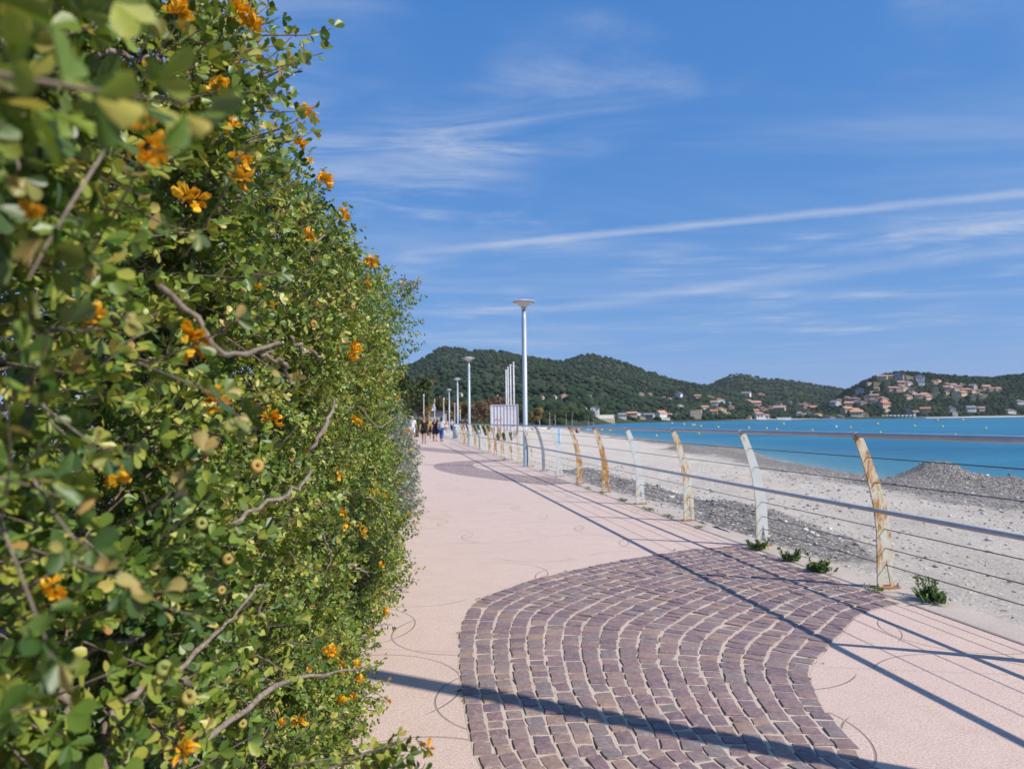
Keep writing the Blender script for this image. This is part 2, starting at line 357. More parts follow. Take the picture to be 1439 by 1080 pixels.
# houses and props
for nm, c in (('wall_cream', (0.62, 0.50, 0.36)), ('wall_white', (0.74, 0.73, 0.71)), ('wall_pink', (0.56, 0.38, 0.31)),
              ('wall_ochre', (0.58, 0.44, 0.30)), ('wall_grey', (0.42, 0.39, 0.37)), ('wall_stone', (0.40, 0.34, 0.26)),
              ('wall_blue', (0.52, 0.53, 0.55)),
              ('roof_terracotta', (0.48, 0.20, 0.115)), ('roof_pink', (0.48, 0.27, 0.20)), ('roof_grey', (0.25, 0.23, 0.24)),
              ('roof_orange', (0.50, 0.265, 0.15)), ('dark_roof', (0.07, 0.065, 0.065)), ('kiosk_grey', (0.30, 0.30, 0.30))):
    simple(nm, c, 0.85, 0.12, 0.4)
simple('window_dark', (0.035, 0.045, 0.06), 0.2, 0.2, 2)
simple('white_metal', (0.74, 0.73, 0.78), 0.5, 0.06, 3)
simple('cabin_frame', (0.50, 0.50, 0.56), 0.5, 0.08, 4)
simple('cabin_side', (0.42, 0.38, 0.44), 0.6, 0.1, 3)  # purple-grey of the white cabin's shaded side, shade put into the colour
simple('pink_paint', (0.75, 0.35, 0.50), 0.6, 0.1, 9)
simple('beige_paint', (0.62, 0.58, 0.52), 0.7, 0.1, 9)
simple('stripe_blue', (0.05, 0.14, 0.42), 0.6, 0.08, 3); simple('stripe_yellow', (0.78, 0.60, 0.26), 0.6, 0.08, 3)
simple('stripe_white', (0.75, 0.75, 0.72), 0.6, 0.05, 3)
simple('awning_red', (0.55, 0.13, 0.09), 0.7, 0.1, 3); simple('awning_dark', (0.07, 0.07, 0.09), 0.7, 0.1, 3)
simple('pale_blue_paint', (0.30, 0.52, 0.78), 0.45, 0.15, 4)
simple('orange_plastic', (0.70, 0.22, 0.05), 0.5, 0.1, 4)
simple('skin', (0.48, 0.27, 0.19), 0.6, 0.06, 10); simple('skin_tan', (0.36, 0.20, 0.13), 0.6, 0.06, 10)
for nm, c in (('cloth_black', (0.012, 0.012, 0.014)), ('cloth_white', (0.72, 0.72, 0.74)), ('cloth_yellow', (0.55, 0.48, 0.07)),
              ('cloth_navy', (0.02, 0.022, 0.04)), ('cloth_jeans', (0.045, 0.11, 0.30)), ('cloth_lightgrey', (0.47, 0.52, 0.54)),
              ('cloth_red', (0.50, 0.02, 0.03)), ('cloth_teal', (0.03, 0.25, 0.32)), ('cloth_pink', (0.55, 0.28, 0.26)),
              ('hair_dark', (0.018, 0.013, 0.012)), ('hair_blond', (0.40, 0.28, 0.13)), ('hair_grey', (0.38, 0.36, 0.35)), ('shoe_dark', (0.03, 0.03, 0.03))):
    simple(nm, c, 0.85, 0.15, 14)

# ------------------------------------------------------------------ helpers
def link(o, parent=None):
    COL.objects.link(o)
    if parent is not None: o.parent = parent
    return o
def pymesh(name, verts, faces, mat=None, smooth=False):
    me = bpy.data.meshes.new(name); me.from_pydata([tuple(v) for v in verts], [], faces)
    if mat: me.materials.append(MATS[mat])
    if smooth: me.polygons.foreach_set('use_smooth', [True] * len(me.polygons))
    me.update(); return me
def npmesh(name, V, F, mat, smooth=False, tint=None, attr='tint'):
    V = np.ascontiguousarray(V, dtype=np.float32); F = np.ascontiguousarray(F, dtype=np.int32)
    k = F.shape[1]; me = bpy.data.meshes.new(name)
    me.vertices.add(len(V)); me.vertices.foreach_set('co', V.ravel())
    me.loops.add(F.size); me.loops.foreach_set('vertex_index', F.ravel())
    me.polygons.add(len(F)); me.polygons.foreach_set('loop_start', np.arange(len(F), dtype=np.int32) * k)
    if smooth: me.polygons.foreach_set('use_smooth', np.ones(len(F), dtype=bool))
    if tint is not None:
        at = me.attributes.new(attr, 'FLOAT', 'POINT'); at.data.foreach_set('value', np.ascontiguousarray(tint, dtype=np.float32))
    me.materials.append(MATS[mat]); me.update(calc_edges=True); me.validate(); return me
def obj(name, me, parent=None, loc=None, rz=0.0):
    o = bpy.data.objects.new(name, me); link(o, parent)
    if loc is not None: o.location = loc
    if rz: o.rotation_euler = (0, 0, rz)
    return o
def tag(o, label=None, cat=None, group=None, kind=None):
    if label: o['label'] = label
    if cat: o['category'] = cat
    if group: o['group'] = group
    if kind: o['kind'] = kind
    return o
def thing(name, label, cat, loc=(0, 0, 0), rz=0.0, group=None):
    o = bpy.data.objects.new(name, None); link(o); o.location = loc; o.rotation_euler = (0, 0, rz)
    o.empty_display_size = 0.2
    return tag(o, label, cat, group)
class MB:
    def __init__(s): s.v = []; s.f = []
    def add(s, vs, fs):
        n = len(s.v); s.v += [tuple(v) for v in vs]; s.f += [tuple(i + n for i in f) for f in fs]
    def box(s, x0, x1, y0, y1, z0, z1):
        s.add([(x0, y0, z0), (x1, y0, z0), (x1, y1, z0), (x0, y1, z0), (x0, y0, z1), (x1, y0, z1), (x1, y1, z1), (x0, y1, z1)],
              [(0, 3, 2, 1), (4, 5, 6, 7), (0, 1, 5, 4), (1, 2, 6, 5), (2, 3, 7, 6), (3, 0, 4, 7)])
    def tube(s, pts, rad, n=8, cap=True):
        pts = [Vector(p) for p in pts]
        if not hasattr(rad, '__len__'): rad = [rad] * len(pts)
        rings = []; prev = None
        for i, p in enumerate(pts):
            d = (pts[min(i + 1, len(pts) - 1)] - pts[max(i - 1, 0)])
            d = d.normalized() if d.length > 1e-9 else Vector((0, 0, 1))
            if prev is None:
                a = d.orthogonal().normalized()
            else:
                a = (prev - d * prev.dot(d)); a = a.normalized() if a.length > 1e-6 else d.orthogonal().normalized()
            prev = a; c = d.cross(a)
            rings.append([p + (a * math.cos(2 * PI * k / n) + c * math.sin(2 * PI * k / n)) * rad[i] for k in range(n)])
        vs = [q for r in rings for q in r]; fs = []
        for i in range(len(pts) - 1):
            for k in range(n):
                k2 = (k + 1) % n
                fs.append((i * n + k, i * n + k2, (i + 1) * n + k2, (i + 1) * n + k))
        if cap:
            fs.append(tuple(range(n - 1, -1, -1))); fs.append(tuple((len(pts) - 1) * n + k for k in range(n)))
        s.add(vs, fs)
    def lathe(s, prof, n=20, c=(0, 0, 0)):
        vs = []; fs = []
        for r, z in prof:
            for k in range(n): vs.append((c[0] + r * math.cos(2 * PI * k / n), c[1] + r * math.sin(2 * PI * k / n), c[2] + z))
        for i in range(len(prof) - 1):
            for k in range(n):
                k2 = (k + 1) % n; fs.append((i * n + k, i * n + k2, (i + 1) * n + k2, (i + 1) * n + k))
        fs.append(tuple(range(n - 1, -1, -1))); fs.append(tuple((len(prof) - 1) * n + k for k in range(n)))
        s.add(vs, fs)
    def ellipsoid(s, c, r, n=10, m=6):
        prof = [(math.sin(PI * i / m) , -math.cos(PI * i / m)) for i in range(m + 1)]
        vs = []; fs = []
        for q, z in prof:
            for k in range(n): vs.append((c[0] + r[0] * max(q, 0.02) * math.cos(2 * PI * k / n), c[1] + r[1] * max(q, 0.02) * math.sin(2 * PI * k / n), c[2] + r[2] * z))
        for i in range(m):
            for k in range(n):
                k2 = (k + 1) % n; fs.append((i * n + k, i * n + k2, (i + 1) * n + k2, (i + 1) * n + k))
        s.add(vs, fs)
    def mesh(s, name, mat, smooth=False): return pymesh(name, s.v, s.f, mat, smooth)
    def build(s, name, mat, parent=None, smooth=False, loc=None, rz=0.0): return obj(name, s.mesh(name, mat, smooth), parent, loc, rz)
def interp(x, pts):
    return float(np.interp(x, [p[0] for p in pts], [p[1] for p in pts]))
def smooth_poly(pts, n):
    """Catmull-Rom through pts, resampled to n points by arc length"""
    P = [Vector(p) for p in pts]; out = []
    for i in range(len(P) - 1):
        p0 = P[max(i - 1, 0)]; p1 = P[i]; p2 = P[i + 1]; p3 = P[min(i + 2, len(P) - 1)]
        for k in range(12):
            s = k / 12
            out.append(0.5 * ((2 * p1) + (p2 - p0) * s + (2 * p0 - 5 * p1 + 4 * p2 - p3) * s * s + (3 * p1 - p0 - 3 * p2 + p3) * s ** 3))
    out.append(P[-1])
    A = np.array([tuple(p) for p in out]); L = np.concatenate([[0], np.cumsum(np.linalg.norm(np.diff(A, axis=0), axis=1))])
    s = np.linspace(0, L[-1], n)
    return np.stack([np.interp(s, L, A[:, i]) for i in range(A.shape[1])], 1)
def fsin(x, y, s=0.0):
    """cheap smooth noise in about -1..1"""
    return (np.sin(1.7 * x + 2.3 * y + 1.3 + s) + np.sin(-2.9 * x + 1.1 * y + 4.1 + 2 * s) + np.sin(4.3 * x + 3.7 * y + 0.7 + 3 * s) * 0.6 + np.sin(-5.9 * x + 6.7 * y + 2.2 + s) * 0.4) / 3.0

# ================================================================== SETTING
FENCE_A, FENCE_B = 3.955, -0.158            # fence line: X = A + B*Y
FL = lambda Y: FENCE_A + FENCE_B * Y
FDIR = Vector((FENCE_B, 1, 0)).normalized()       # along the fence, away from the camera
FNRM = Vector((FDIR.y, -FDIR.x, 0))               # towards the sea
SEA_Z = -2.2

# cobbled band, outlines on the paving
Lpx = [(1040, 765.5), (1005, 769), (952, 774.6), (874, 787), (789, 804.5), (732, 820), (682, 839), (661, 852), (651, 872), (645.5, 891), (643.5, 929), (645.7, 957), (651, 989), (656, 1023), (665, 1055), (676, 1080)]
Rpx = [(1236, 847), (1210, 864), (1187, 887), (1162, 914), (1146, 931), (1139.5, 947), (1143, 963), (1162, 998), (1203, 1046), (1236, 1080)]
Lg = [gnd(*p).xy for p in Lpx] + [Vector((0.05, 2.2)), Vector((0.35, 1.3)), Vector((0.85, 0.3)), Vector((1.3, -0.8)), Vector((1.2, -2.2)), Vector((0.6, -3.6))]
Rg = [gnd(*p).xy for p in Rpx] + [Vector((1.75, 2.35)), Vector((2.15, 1.7)), Vector((2.7, 0.8)), Vector((3.1, -0.4)), Vector((3.1, -2.0)), Vector((2.6, -3.4))]
Lg[0] = Vector((FL(Lg[0].y) - 0.17, Lg[0].y)); Rg[0] = Vector((FL(Rg[0].y) - 0.17, Rg[0].y))
NB = 220
def keyed(pts, keys):
    """outline resampled so that the given points (bend, frame edge) pair up across the band"""
    A = smooth_poly([(p.x, p.y) for p in pts], 900); L = np.concatenate([[0], np.cumsum(np.linalg.norm(np.diff(A, axis=0), axis=1))])
    ks = [0.0] + [float(L[np.argmin(np.linalg.norm(A - np.array(tuple(pts[k])), axis=1))]) for k in keys] + [float(L[-1])]
    t_ = np.linspace(0, 1, NB); s_ = np.interp(t_, [0, .42, .66, 1], ks)
    ker = np.hanning(41); ker /= ker.sum(); s_ = np.convolve(np.pad(s_, 20, mode='reflect', reflect_type='odd'), ker, 'valid')
    return np.stack([np.interp(s_, L, A[:, 0]), np.interp(s_, L, A[:, 1])], 1)
LC = keyed(Lg, (9, 15)); RC = keyed(Rg, (5, 9))

def flat(name, polys, z, mat, kind='structure'):
    vs = []; fs = []
    for poly in polys:
        tri = mgeo.tessellate_polygon([[Vector((p[0], p[1], 0)) for p in poly]])
        n = len(vs); vs += [(p[0], p[1], z) for p in poly]
        for a, b, c in tri:
            A, B, C = (Vector(poly[i]) for i in (a, b, c))
            if (B - A).cross(C - A) < 0: a, c = c, a
            fs.append((a + n, b + n, c + n))
    o = obj(name, pymesh(name, vs, fs, mat)); return tag(o, kind=kind)
edge = lambda Y: FL(Y) - 0.17
left_poly = [tuple(p) for p in LC] + [(0.0, -6), (-5, -6), (-7, 30), (-20, 130), (edge(130), 130)]
right_poly = [tuple(p) for p in RC[::-1]] + [(edge(-6), -6), (2.0, -6)]
prom = flat('promenade', [left_poly, right_poly], 0.0, 'pink_concrete')
prom['label'] = 'pale pink concrete seaside promenade with stamped swirls'
tag(flat('ground', [[(-300, -60), (edge(-60), -60), (edge(130), 130), (-16, 160), (-16, 420), (-600, 500)]], -0.06, 'ground_earth'), kind='structure')
# bed of mortar under the cobbles
bed = obj('cobbled_band', pymesh('cobbled_band', [(p[0], p[1], 0.001) for p in LC] + [(p[0], p[1], 0.001) for p in RC],
                                 [(i, i + 1, NB + i + 1, NB + i) for i in range(NB - 1)], 'mortar'))
tag(bed, 'curving band of purple cobbles set into the pink promenade', kind='structure')
# coping and sea wall
def strip(name, a0, a1, z, depth, mat, y0, y1, seg):
    mb = MB()
    for i in range(seg):
        ya, yb = y0 + (y1 - y0) * i / seg, y0 + (y1 - y0) * (i + 1) / seg - 0.012
        p = [Vector((FL(y), y, 0)) + FNRM * a for y, a in ((ya, a0), (ya, a1), (yb, a1), (yb, a0))]
        mb.add([(q.x, q.y, z - depth) for q in p] + [(q.x, q.y, z) for q in p], [(0, 3, 2, 1), (4, 5, 6, 7), (0, 1, 5, 4), (1, 2, 6, 5), (2, 3, 7, 6), (3, 0, 4, 7)])
    return mb.build(name, mat)
tag(strip('kerb', -0.168, 0.16, 0.006, 1.6, 'coping_concrete', -6, 130, 46), 'low concrete coping along the seaward edge', kind='structure')
# distant bands of cobbles
def band(name, px, half, z=0.004):
    c = smooth_poly([tuple(gnd(*p).xy) for p in px], 60); d = np.gradient(c, axis=0); d /= np.linalg.norm(d, axis=1)[:, None]
    n = np.stack([-d[:, 1], d[:, 0]], 1); w = half
    a = c + n * w; b_ = c - n * w
    o = obj(name, pymesh(name, [(p[0], p[1], z) for p in a] + [(p[0], p[1], z) for p in b_], [(i, i + 1, 61 + i - 0, 60 + i) for i in range(59)], 'distant_cobbles'))
    return tag(o, kind='structure')
band('cobbled_path', [(800, 679), (762, 675), (702, 668.5), (665, 663.5), (640, 657), (640, 651.5), (665, 648.5), (702, 646.5), (722, 646)], 0.62)
band('cobbled_path', [(672, 637), (640, 634.5), (612, 632), (590, 629.5), (575, 628.5)], 0.75)

# ---- beach
WL = [(-60, 30), (-10, 24), (20, 21), (30, 20.5), (37, 20.5), (45, 20.8), (68, 23), (109, 23.2), (141, 22.5), (164, 22.9), (230, 23), (300, 24), (380, 34), (480, 53), (620, 86), (740, 100), (830, 120)]
def beach_z(X, Y):
    xf = FENCE_A + FENCE_B * np.minimum(Y, 110) + 0.05; xw = np.interp(Y, [p[0] for p in WL], [p[1] for p in WL])
    d = X - xf; w = np.maximum(xw - X, -8)
    z = 0.008 - 0.03 * np.clip((Y - 6) / 3, 0, 1) - 0.73 * (1 - np.exp(-np.maximum(d, 0) / 1.8)) - 0.80 * np.clip(d / np.maximum(xw - xf, 1), 0, 1)
    far = np.clip((Y - 38) / 12, 0, 1); dq = np.maximum(d, 0) / 2.0; z = z + 0.5 * far * dq * np.exp(1 - dq)
    z = z + (SEA_Z - 0.0 - z) * np.clip(1 - w / 3.6, 0, 1) ** 1.2
    z = np.where(w < 0, SEA_Z + w * 0.16, z)
    land = np.clip(w / 2.0, 0, 1)
    z = z + land * (0.030 * fsin(X * 1.9, Y * 1.7) + 0.018 * fsin(X * 5.3, Y * 4.9, 1.0) + 0.05 * fsin(X * 0.5, Y * 0.4, 2.0))
    for (mx, my, sx_, sy_, hh) in MOUNDS:
        q = ((X - mx) / sx_) ** 2 + ((Y - my) / sy_) ** 2
        z = z + hh * np.exp(-q) * (1 + 0.12 * fsin(X * 2.3, Y * 2.1, 5.0))
    return z
m1 = atY(1318, 671, 28.5); m2 = atY(1425, 684, 26.5); m3 = atY(1280, 690, 27.5)
MOUNDS = [(m1.x, 28.5, 1.25, 1.8, 0.98), (m2.x + .2, 26.5, 1.15, 1.5, 0.80), (m3.x - 0.5, 27.5, 1.0, 1.4, 0.32), (m2.x + 3.4, 25.5, 1.5, 2, 0.9),
          (14.5, 60, 1.6, 3.0, 0.45), (17.5, 62, 1.8, 2.5, 0.50), (20.5, 62.5, 1.4, 2.0, 0.40), (4.5, 12.0, 1.3, 1.6, 0.20), (5.0, 16.0, 1.2, 2.2, 0.30), (3.6, 21.0, 1.0, 2.5, 0.30), (2.8, 26.0, 1.0, 2.5, 0.35)]
ys = np.concatenate([np.arange(-40, 1, 2.0), np.arange(1, 45, 0.22), np.arange(45, 110, 0.8), np.arange(110, 330, 4), np.arange(330, 840, 15)])
ss = np.linspace(0, 1, 150) ** 1.35
Yg, Sg = np.meshgrid(ys, ss, indexing='ij')
xf = FENCE_A + FENCE_B * np.minimum(Yg, 110) + 0.045; xf = np.where(Yg > 110, np.interp(Yg, [110, 330, 480, 830], [-13.2, -12, 20, 80]), xf)
xw = np.interp(Yg, [p[0] for p in WL], [p[1] for p in WL]) + 7
Xg = xf + (xw - xf) * Sg; Zg = beach_z(Xg, Yg); Zg[:, 0] -= 0.6
Vb = np.stack([Xg, Yg, Zg], -1).reshape(-1, 3); ny, nx = Xg.shape
i0 = (np.arange(ny - 1)[:, None] * nx + np.arange(nx - 1)[None, :]).ravel()
Fb = np.stack([i0, i0 + 1, i0 + nx + 1, i0 + nx], 1)
wdist = (np.interp(Yg, [p[0] for p in WL], [p[1] for p in WL]) - Xg).ravel()
dfen = (Xg - xf).ravel()
shn = np.clip(1.05 - np.abs(wdist - 3.5) / 7.0, 0, 1) * 0.9 + 0.45 * np.exp(-dfen / 2.0) * (Yg.ravel() > 9)
for (mx, my, sx_, sy_, hh) in MOUNDS:
    shn += 1.0 * np.exp(-(((Vb[:, 0] - mx) / (sx_ * 1.2)) ** 2 + ((Vb[:, 1] - my) / (sy_ * 1.2)) ** 2))
shn = np.clip(shn + 0.16 * fsin(Vb[:, 0] * 0.6, Vb[:, 1] * 0.35), 0, 1)
beach = obj('beach', npmesh('beach', Vb, Fb, 'beach_sand', True, shn, 'shingle')); tag(beach, 'pale sand and grey shingle beach below the railing', kind='structure')

# shore line of the whole bay (X, Y)
SHORE = [(22, 165), (24, 300), (53, 480), (86, 620), (120, 760), (195, 850), (290, 930), (385, 1000), (480, 1050), (583, 1100), (720, 1150), (863, 1200), (1100, 1320), (1470, 1500)]
# ---- sea
sea_u = np.linspace(0, 1, 120); rows = []
yy = np.concatenate([np.arange(-60, 60, 1.5), np.arange(60, 200, 4), np.arange(200, 900, 20), np.arange(900, 1700, 50), np.arange(1700, 3001, 100)])
U, YY = np.meshgrid(sea_u ** 2.2, yy, indexing='xy')
x0 = np.interp(YY, [p[0] for p in WL], [p[1] for p in WL]) - 2.5
XX = x0 + U * (3000 - x0)
wd = XX - x0 - 2.5
shal = np.where(YY < 330, np.clip(np.exp(-np.maximum(wd, 0) / 9.0), 0, 1), np.clip(np.exp(-np.maximum(wd, 0) / 6.0), 0, 1) * 0.5)
ny, nx = XX.shape; i0 = (np.arange(ny - 1)[:, None] * nx + np.arange(nx - 1)[None, :]).ravel()
sea = obj('sea', npmesh('sea', np.stack([XX, YY, np.full_like(XX, SEA_Z)], -1).reshape(-1, 3), np.stack([i0, i0 + 1, i0 + nx + 1, i0 + nx], 1), 'sea_water', False, shal.ravel(), 'shallow'))
tag(sea, 'calm turquoise sea in the bay', kind='structure')

# ---- hills: height fields in real coordinates
class Hill:
    def __init__(s, sky_px, Yr, foot, gexp, seed, z0=-1.0):
        s.Yr = Yr; s.seed = seed; s.z0 = z0; s.g = gexp
        pts = [atY(x, y, Yr) for x, y in sky_px]
        s.u = np.array([p.x / p.y for p in pts]); s.zs = np.array([p.z for p in pts])
        s.fu = np.array([f[0] for f in foot]); s.fy = np.array([f[1] for f in foot])
    def z(s, X, Y):
        u = X / Y; zs = np.interp(u, s.u, s.zs); f = np.interp(u, s.fu, s.fy)
        t = (Y - f) / (s.Yr - f); q = np.clip(t, 0, 1) ** s.g
        q = np.where(t > 1, np.maximum(0, 1 - (t - 1) * 1.5), q)
        z = s.z0 + (zs - s.z0) * q
        w = np.clip(t, 0, 1) * np.clip(1.15 - t, 0, 1) * 2.2
        z = z + w * 0.13 * (zs - s.z0) * fsin(X * 0.0065, Y * 0.0065, s.seed)
        return np.where(t < 0, s.z0 - 6 * np.clip(-t * 8, 0, 1), z)
    def mesh(s, name, u0, u1, nu=130, nv=46):
        uu, tt = np.meshgrid(np.linspace(u0, u1, nu), np.linspace(-0.03, 1.5, nv), indexing='xy')
        f = np.interp(uu, s.fu, s.fy); Y = f + (s.Yr - f) * tt; X = uu * Y; Z = s.z(X, Y)
        n, m_ = X.shape; i0 = (np.arange(n - 1)[:, None] * m_ + np.arange(m_ - 1)[None, :]).ravel()
        o = obj(name, npmesh(name, np.stack([X, Y, Z], -1).reshape(-1, 3), np.stack([i0, i0 + 1, i0 + m_ + 1, i0 + m_], 1), 'hill_ground', True))
        return tag(o, kind='structure')
PU = lambda px: (px - 719.5) / 1000
footA = [(-0.6, 230), (PU(800), 330), (PU(815), 420), (PU(830), 500), (PU(860), 640), (PU(900), 760), (PU(950), 860), (PU(1100), 1010), (PU(1250), 1110), (PU(1439), 1215), (1.0, 1500)]
hillA = Hill([(120, 590), (420, 548), (520, 523), (545, 520), (572, 515), (600, 502), (616, 492), (626, 489.5), (648, 490.5), (660, 496), (680, 492), (700, 492.5), (742, 498), (790, 508), (812, 503), (830, 500.5), (852, 504), (880, 511), (905, 521), (935, 530), (965, 537), (1000, 544), (1040, 552), (1100, 562), (1180, 572), (1300, 580)], 1900, footA, 1.35, 0.4)
hillB = Hill([(880, 575), (955, 556), (990, 543), (1005, 536), (1018, 528), (1034, 524), (1050, 526), (1066, 531), (1080, 534), (1100, 534.5), (1118, 536), (1150, 542), (1185, 546.5), (1230, 552), (1320, 570)], 2500, [(0, 1300), (1, 1300)], 1.3, 1.7)
hillC = Hill([(1100, 584), (1140, 578), (1165, 566), (1182, 555), (1196, 546), (1213, 536), (1228, 529), (1244, 524), (1262, 521), (1280, 521), (1300, 523), (1335, 527.5), (1370, 531), (1400, 530.5), (1439, 526), (1500, 520), (1600, 524), (1750, 550), (1900, 584)], 1500, footA, 1.05, 2.9)
hillA.mesh('hill', -0.5, PU(1300), 170); hillB.mesh('hill', PU(880), PU(1320), 70, 30); hillC.mesh('hill', PU(1100), PU(1900), 120)
def terrain(X, Y):
    return np.maximum(np.maximum(hillA.z(X, Y), hillC.z(X, Y)), -50)
def hit(px, py):
    """march a sight line until it meets the far terrain"""
    d = ray(px, py); Y = np.arange(300, 2300, 4.0); t = Y / d.y
    X = d.x * t; Z = CAMH + d.z * t; g = terrain(X, Y)
    k = np.nonzero(g >= Z)[0]
    if len(k) == 0:
        k = [int(np.argmin(Z - g))]
    return float(X[k[0]]), float(Y[k[0]]), float(g[k[0]])
# far beach along the bay
sh = smooth_poly(SHORE[2:], 160); d = np.gradient(sh, axis=0); d /= np.linalg.norm(d, axis=1)[:, None]; n_ = np.stack([-d[:, 1], d[:, 0]], 1)
offs = [-8, 0, 6, 14, 26]; zz = [-3.2, -2.15, -1.2, -0.6, -0.4]
Vf = np.concatenate([np.concatenate([sh + n_ * o, np.full((160, 1), z)], 1) for o, z in zip(offs, zz)])
Ff = np.array([(k * 160 + i, k * 160 + i + 1, (k + 1) * 160 + i + 1, (k + 1) * 160 + i) for k in range(4) for i in range(159)])
tag(obj('beach', npmesh('far_beach', Vf, Ff, 'beach_sand', True, np.zeros(len(Vf)), 'shingle')), kind='structure')

# ---- forest crowns
def ico(sub):
    bm = bmesh.new(); bmesh.ops.create_icosphere(bm, subdivisions=sub, radius=1.0)
    v = np.array([tuple(q.co) for q in bm.verts]); f = np.array([[x.index for x in p.verts] for p in bm.faces]); bm.free(); return v, f
IV, IF = ico(2); IV0, IF0 = ico(1)
def crowns(name, P, S, tint, label, parent=None):
    tv = []
    for k in range(6):
        v = IV0.copy(); r = 1 + 0.30 * fsin(v[:, 0] * 2.2 + k * 3, v[:, 1] * 2.4 + v[:, 2] * 2.1, k) + 0.16 * RNG.standard_normal(len(v))
        v = v * r[:, None]; v[:, 2] = np.where(v[:, 2] < 0, v[:, 2] * 0.7, v[:, 2]); tv.append(v)
    tv = np.array(tv); n = len(P); k = RNG.integers(0, 6, n); a = RNG.uniform(0, 2 * PI, n); ca, sa = np.cos(a), np.sin(a)
    v = tv[k]; x = v[:, :, 0] * ca[:, None] - v[:, :, 1] * sa[:, None]; y = v[:, :, 0] * sa[:, None] + v[:, :, 1] * ca[:, None]
    V = np.stack([x * S[:, None, 0], y * S[:, None, 0], v[:, :, 2] * S[:, None, 1]], -1) + P[:, None, :]
    F = (IF0[None] + (np.arange(n) * len(IV0))[:, None, None]).reshape(-1, 3)
    o = obj(name, npmesh(name, V.reshape(-1, 3), F, 'forest_crown', False, np.repeat(tint, len(IV0))), parent)
    return tag(o, label, kind='stuff')
HOUSE_SPOTS = []
def forest(h, u0, u1, n, label, smin, smax, tmin=0.0):
    u = RNG.uniform(u0, u1, n); q = RNG.uniform(0, 1, n) ** 1.05; t = tmin + (1.02 - tmin) * q ** (1 / h.g)
    f = np.interp(u, h.fu, h.fy); Y = f + 12 + (h.Yr - f) * t; X = u * Y; Z = h.z(X, Y)
    s = RNG.uniform(smin, smax, n) * np.where(RNG.uniform(0, 1, n) < 0.15, 1.35, 1.0)
    keep = Z > h.z0 + 0.3
    for hx, hy, hr in HOUSE_SPOTS:            # clear the plots in front of the houses
        near = (np.abs(X - hx * Y / hy) < hr) & (Y < hy + 4) & (Y > hy - 26)
        keep &= ~near
    tint = np.clip(0.42 + 0.30 * fsin(X * 0.012, Y * 0.012, 3.0) + RNG.normal(0, 0.17, n), 0, 1)
    P = np.stack([X, Y, Z + s * 0.35], -1)[keep]
    crowns('forest', P, np.stack([s, s * RNG.uniform(0.75, 1.1, n)], -1)[keep], tint[keep], label)

# ================================================================== HOUSES ACROSS THE BAY
H_LIST = '''827 559 8 w g|901 556 8 p p|913 555 5 c p|932 561 5 w p|940 563 6 c p|954 557 9 w g|836 581 13 w t|821 579 6 w t|874 588 10 b g|888 586 12 p o|897 583 7 w g|902 589 8 s g|912 588 13 g g|952 584 7 c t|940 586 8 p p
956 574 9 w t|980 559 8 o o|998 560 8 p p|1012 565 10 w t|1004 569 9 w p|968 575 7 w g|990 576 9 w o|983 580 6 w p|1003 582 9 c t|1013 580 12 c t|1021 584 8 o t|1028 574 7 p p|1025 567 4 w g|1049 557 11 w g|1070 557 9 c t|1052 565 6 p p|1061 571 12 p p|1073 578 10 p t|1062 580 7 p p|1071 589 16 w p|1053 589 6 s p
1112 558 5 c p|1122 558 6 w g|1129 558 7 o t|1140 557 6 p p|1093 571 14 c p|1096 579 13 p p|1109 568 7 w p|1084 576 9 p p|1122 573 9 c p|1133 575 12 p p|1142 577 10 p t|1137 585 11 c p|1126 586 11 w p|1150 586 8 c p|1161 587 8 p p|1172 566 8 p p|1180 565 7 p p|1193 563 10 p p|1204 564 9 g p|1174 571 11 b g|1192 571 10 p p|1213 569 10 g p|1190 580 12 o o|1201 581 10 o o|1203 585 14 c p|1216 586 9 c p|1181 587 8 p g|1208 552 12 g g|1170 588 7 w g
1240 533 11 c p|1251 532 8 p p|1264 533 12 g p|1277 533 9 p p|1292 535 12 w g|1294 541 9 w p|1277 541 8 b p|1266 541 9 p p|1249 539 5 o t|1232 541 7 c o|1221 541 6 c p|1232 549 6 o o|1225 552 4 w g|1254 549 10 o p|1263 550 8 p p|1271 549 10 c p|1280 551 8 o o|1246 546 5 p p|1284 556 7 w p|1290 559 9 c p|1298 559 9 c o|1303 561 8 o p|1276 560 9 p p|1308 557 6 g g|1228 559 10 g p|1228 565 9 c p|1219 562 9 p p|1241 564 11 p o|1242 573 12 p t|1245 578 8 c t|1300 579 11 p t|1277 580 8 g g|1286 582 7 g p
1319 537 6 c p|1313 540 7 p p|1315 549 8 p p|1331 542 7 c p|1338 544 8 w p|1331 548 8 c p|1352 543 6 c p|1342 550 10 o p|1346 546 6 p p|1331 554 7 o o|1343 557 11 c p|1352 556 9 c p|1357 552 9 o o|1366 552 8 o p|1374 552 9 o o|1370 555 6 c o|1367 546 8 g g|1385 548 9 p p|1393 549 6 o o|1401 549 8 c p|1405 551 5 p p|1368 561 7 o o|1381 559 9 c p|1345 564 5 o o|1338 577 8 b g|1340 584 8 g p|1364 578 10 w g|1378 577 8 p p|1420 580 10 w t|1434 568 10 w p
762 563 5 o t|779 561 6 w t|793 561 10 p t|805 577 6 o t|723 564 4 c g|647 557 5 c g|812 583 7 w t|700 560 4 p t'''
WALLS = {'w': ('wall_white', 'white'), 'c': ('wall_cream', 'cream'), 'p': ('wall_pink', 'pink'), 'o': ('wall_ochre', 'ochre'), 'g': ('wall_grey', 'grey'), 'b': ('wall_blue', 'bluish grey'), 's': ('wall_stone', 'stone')}
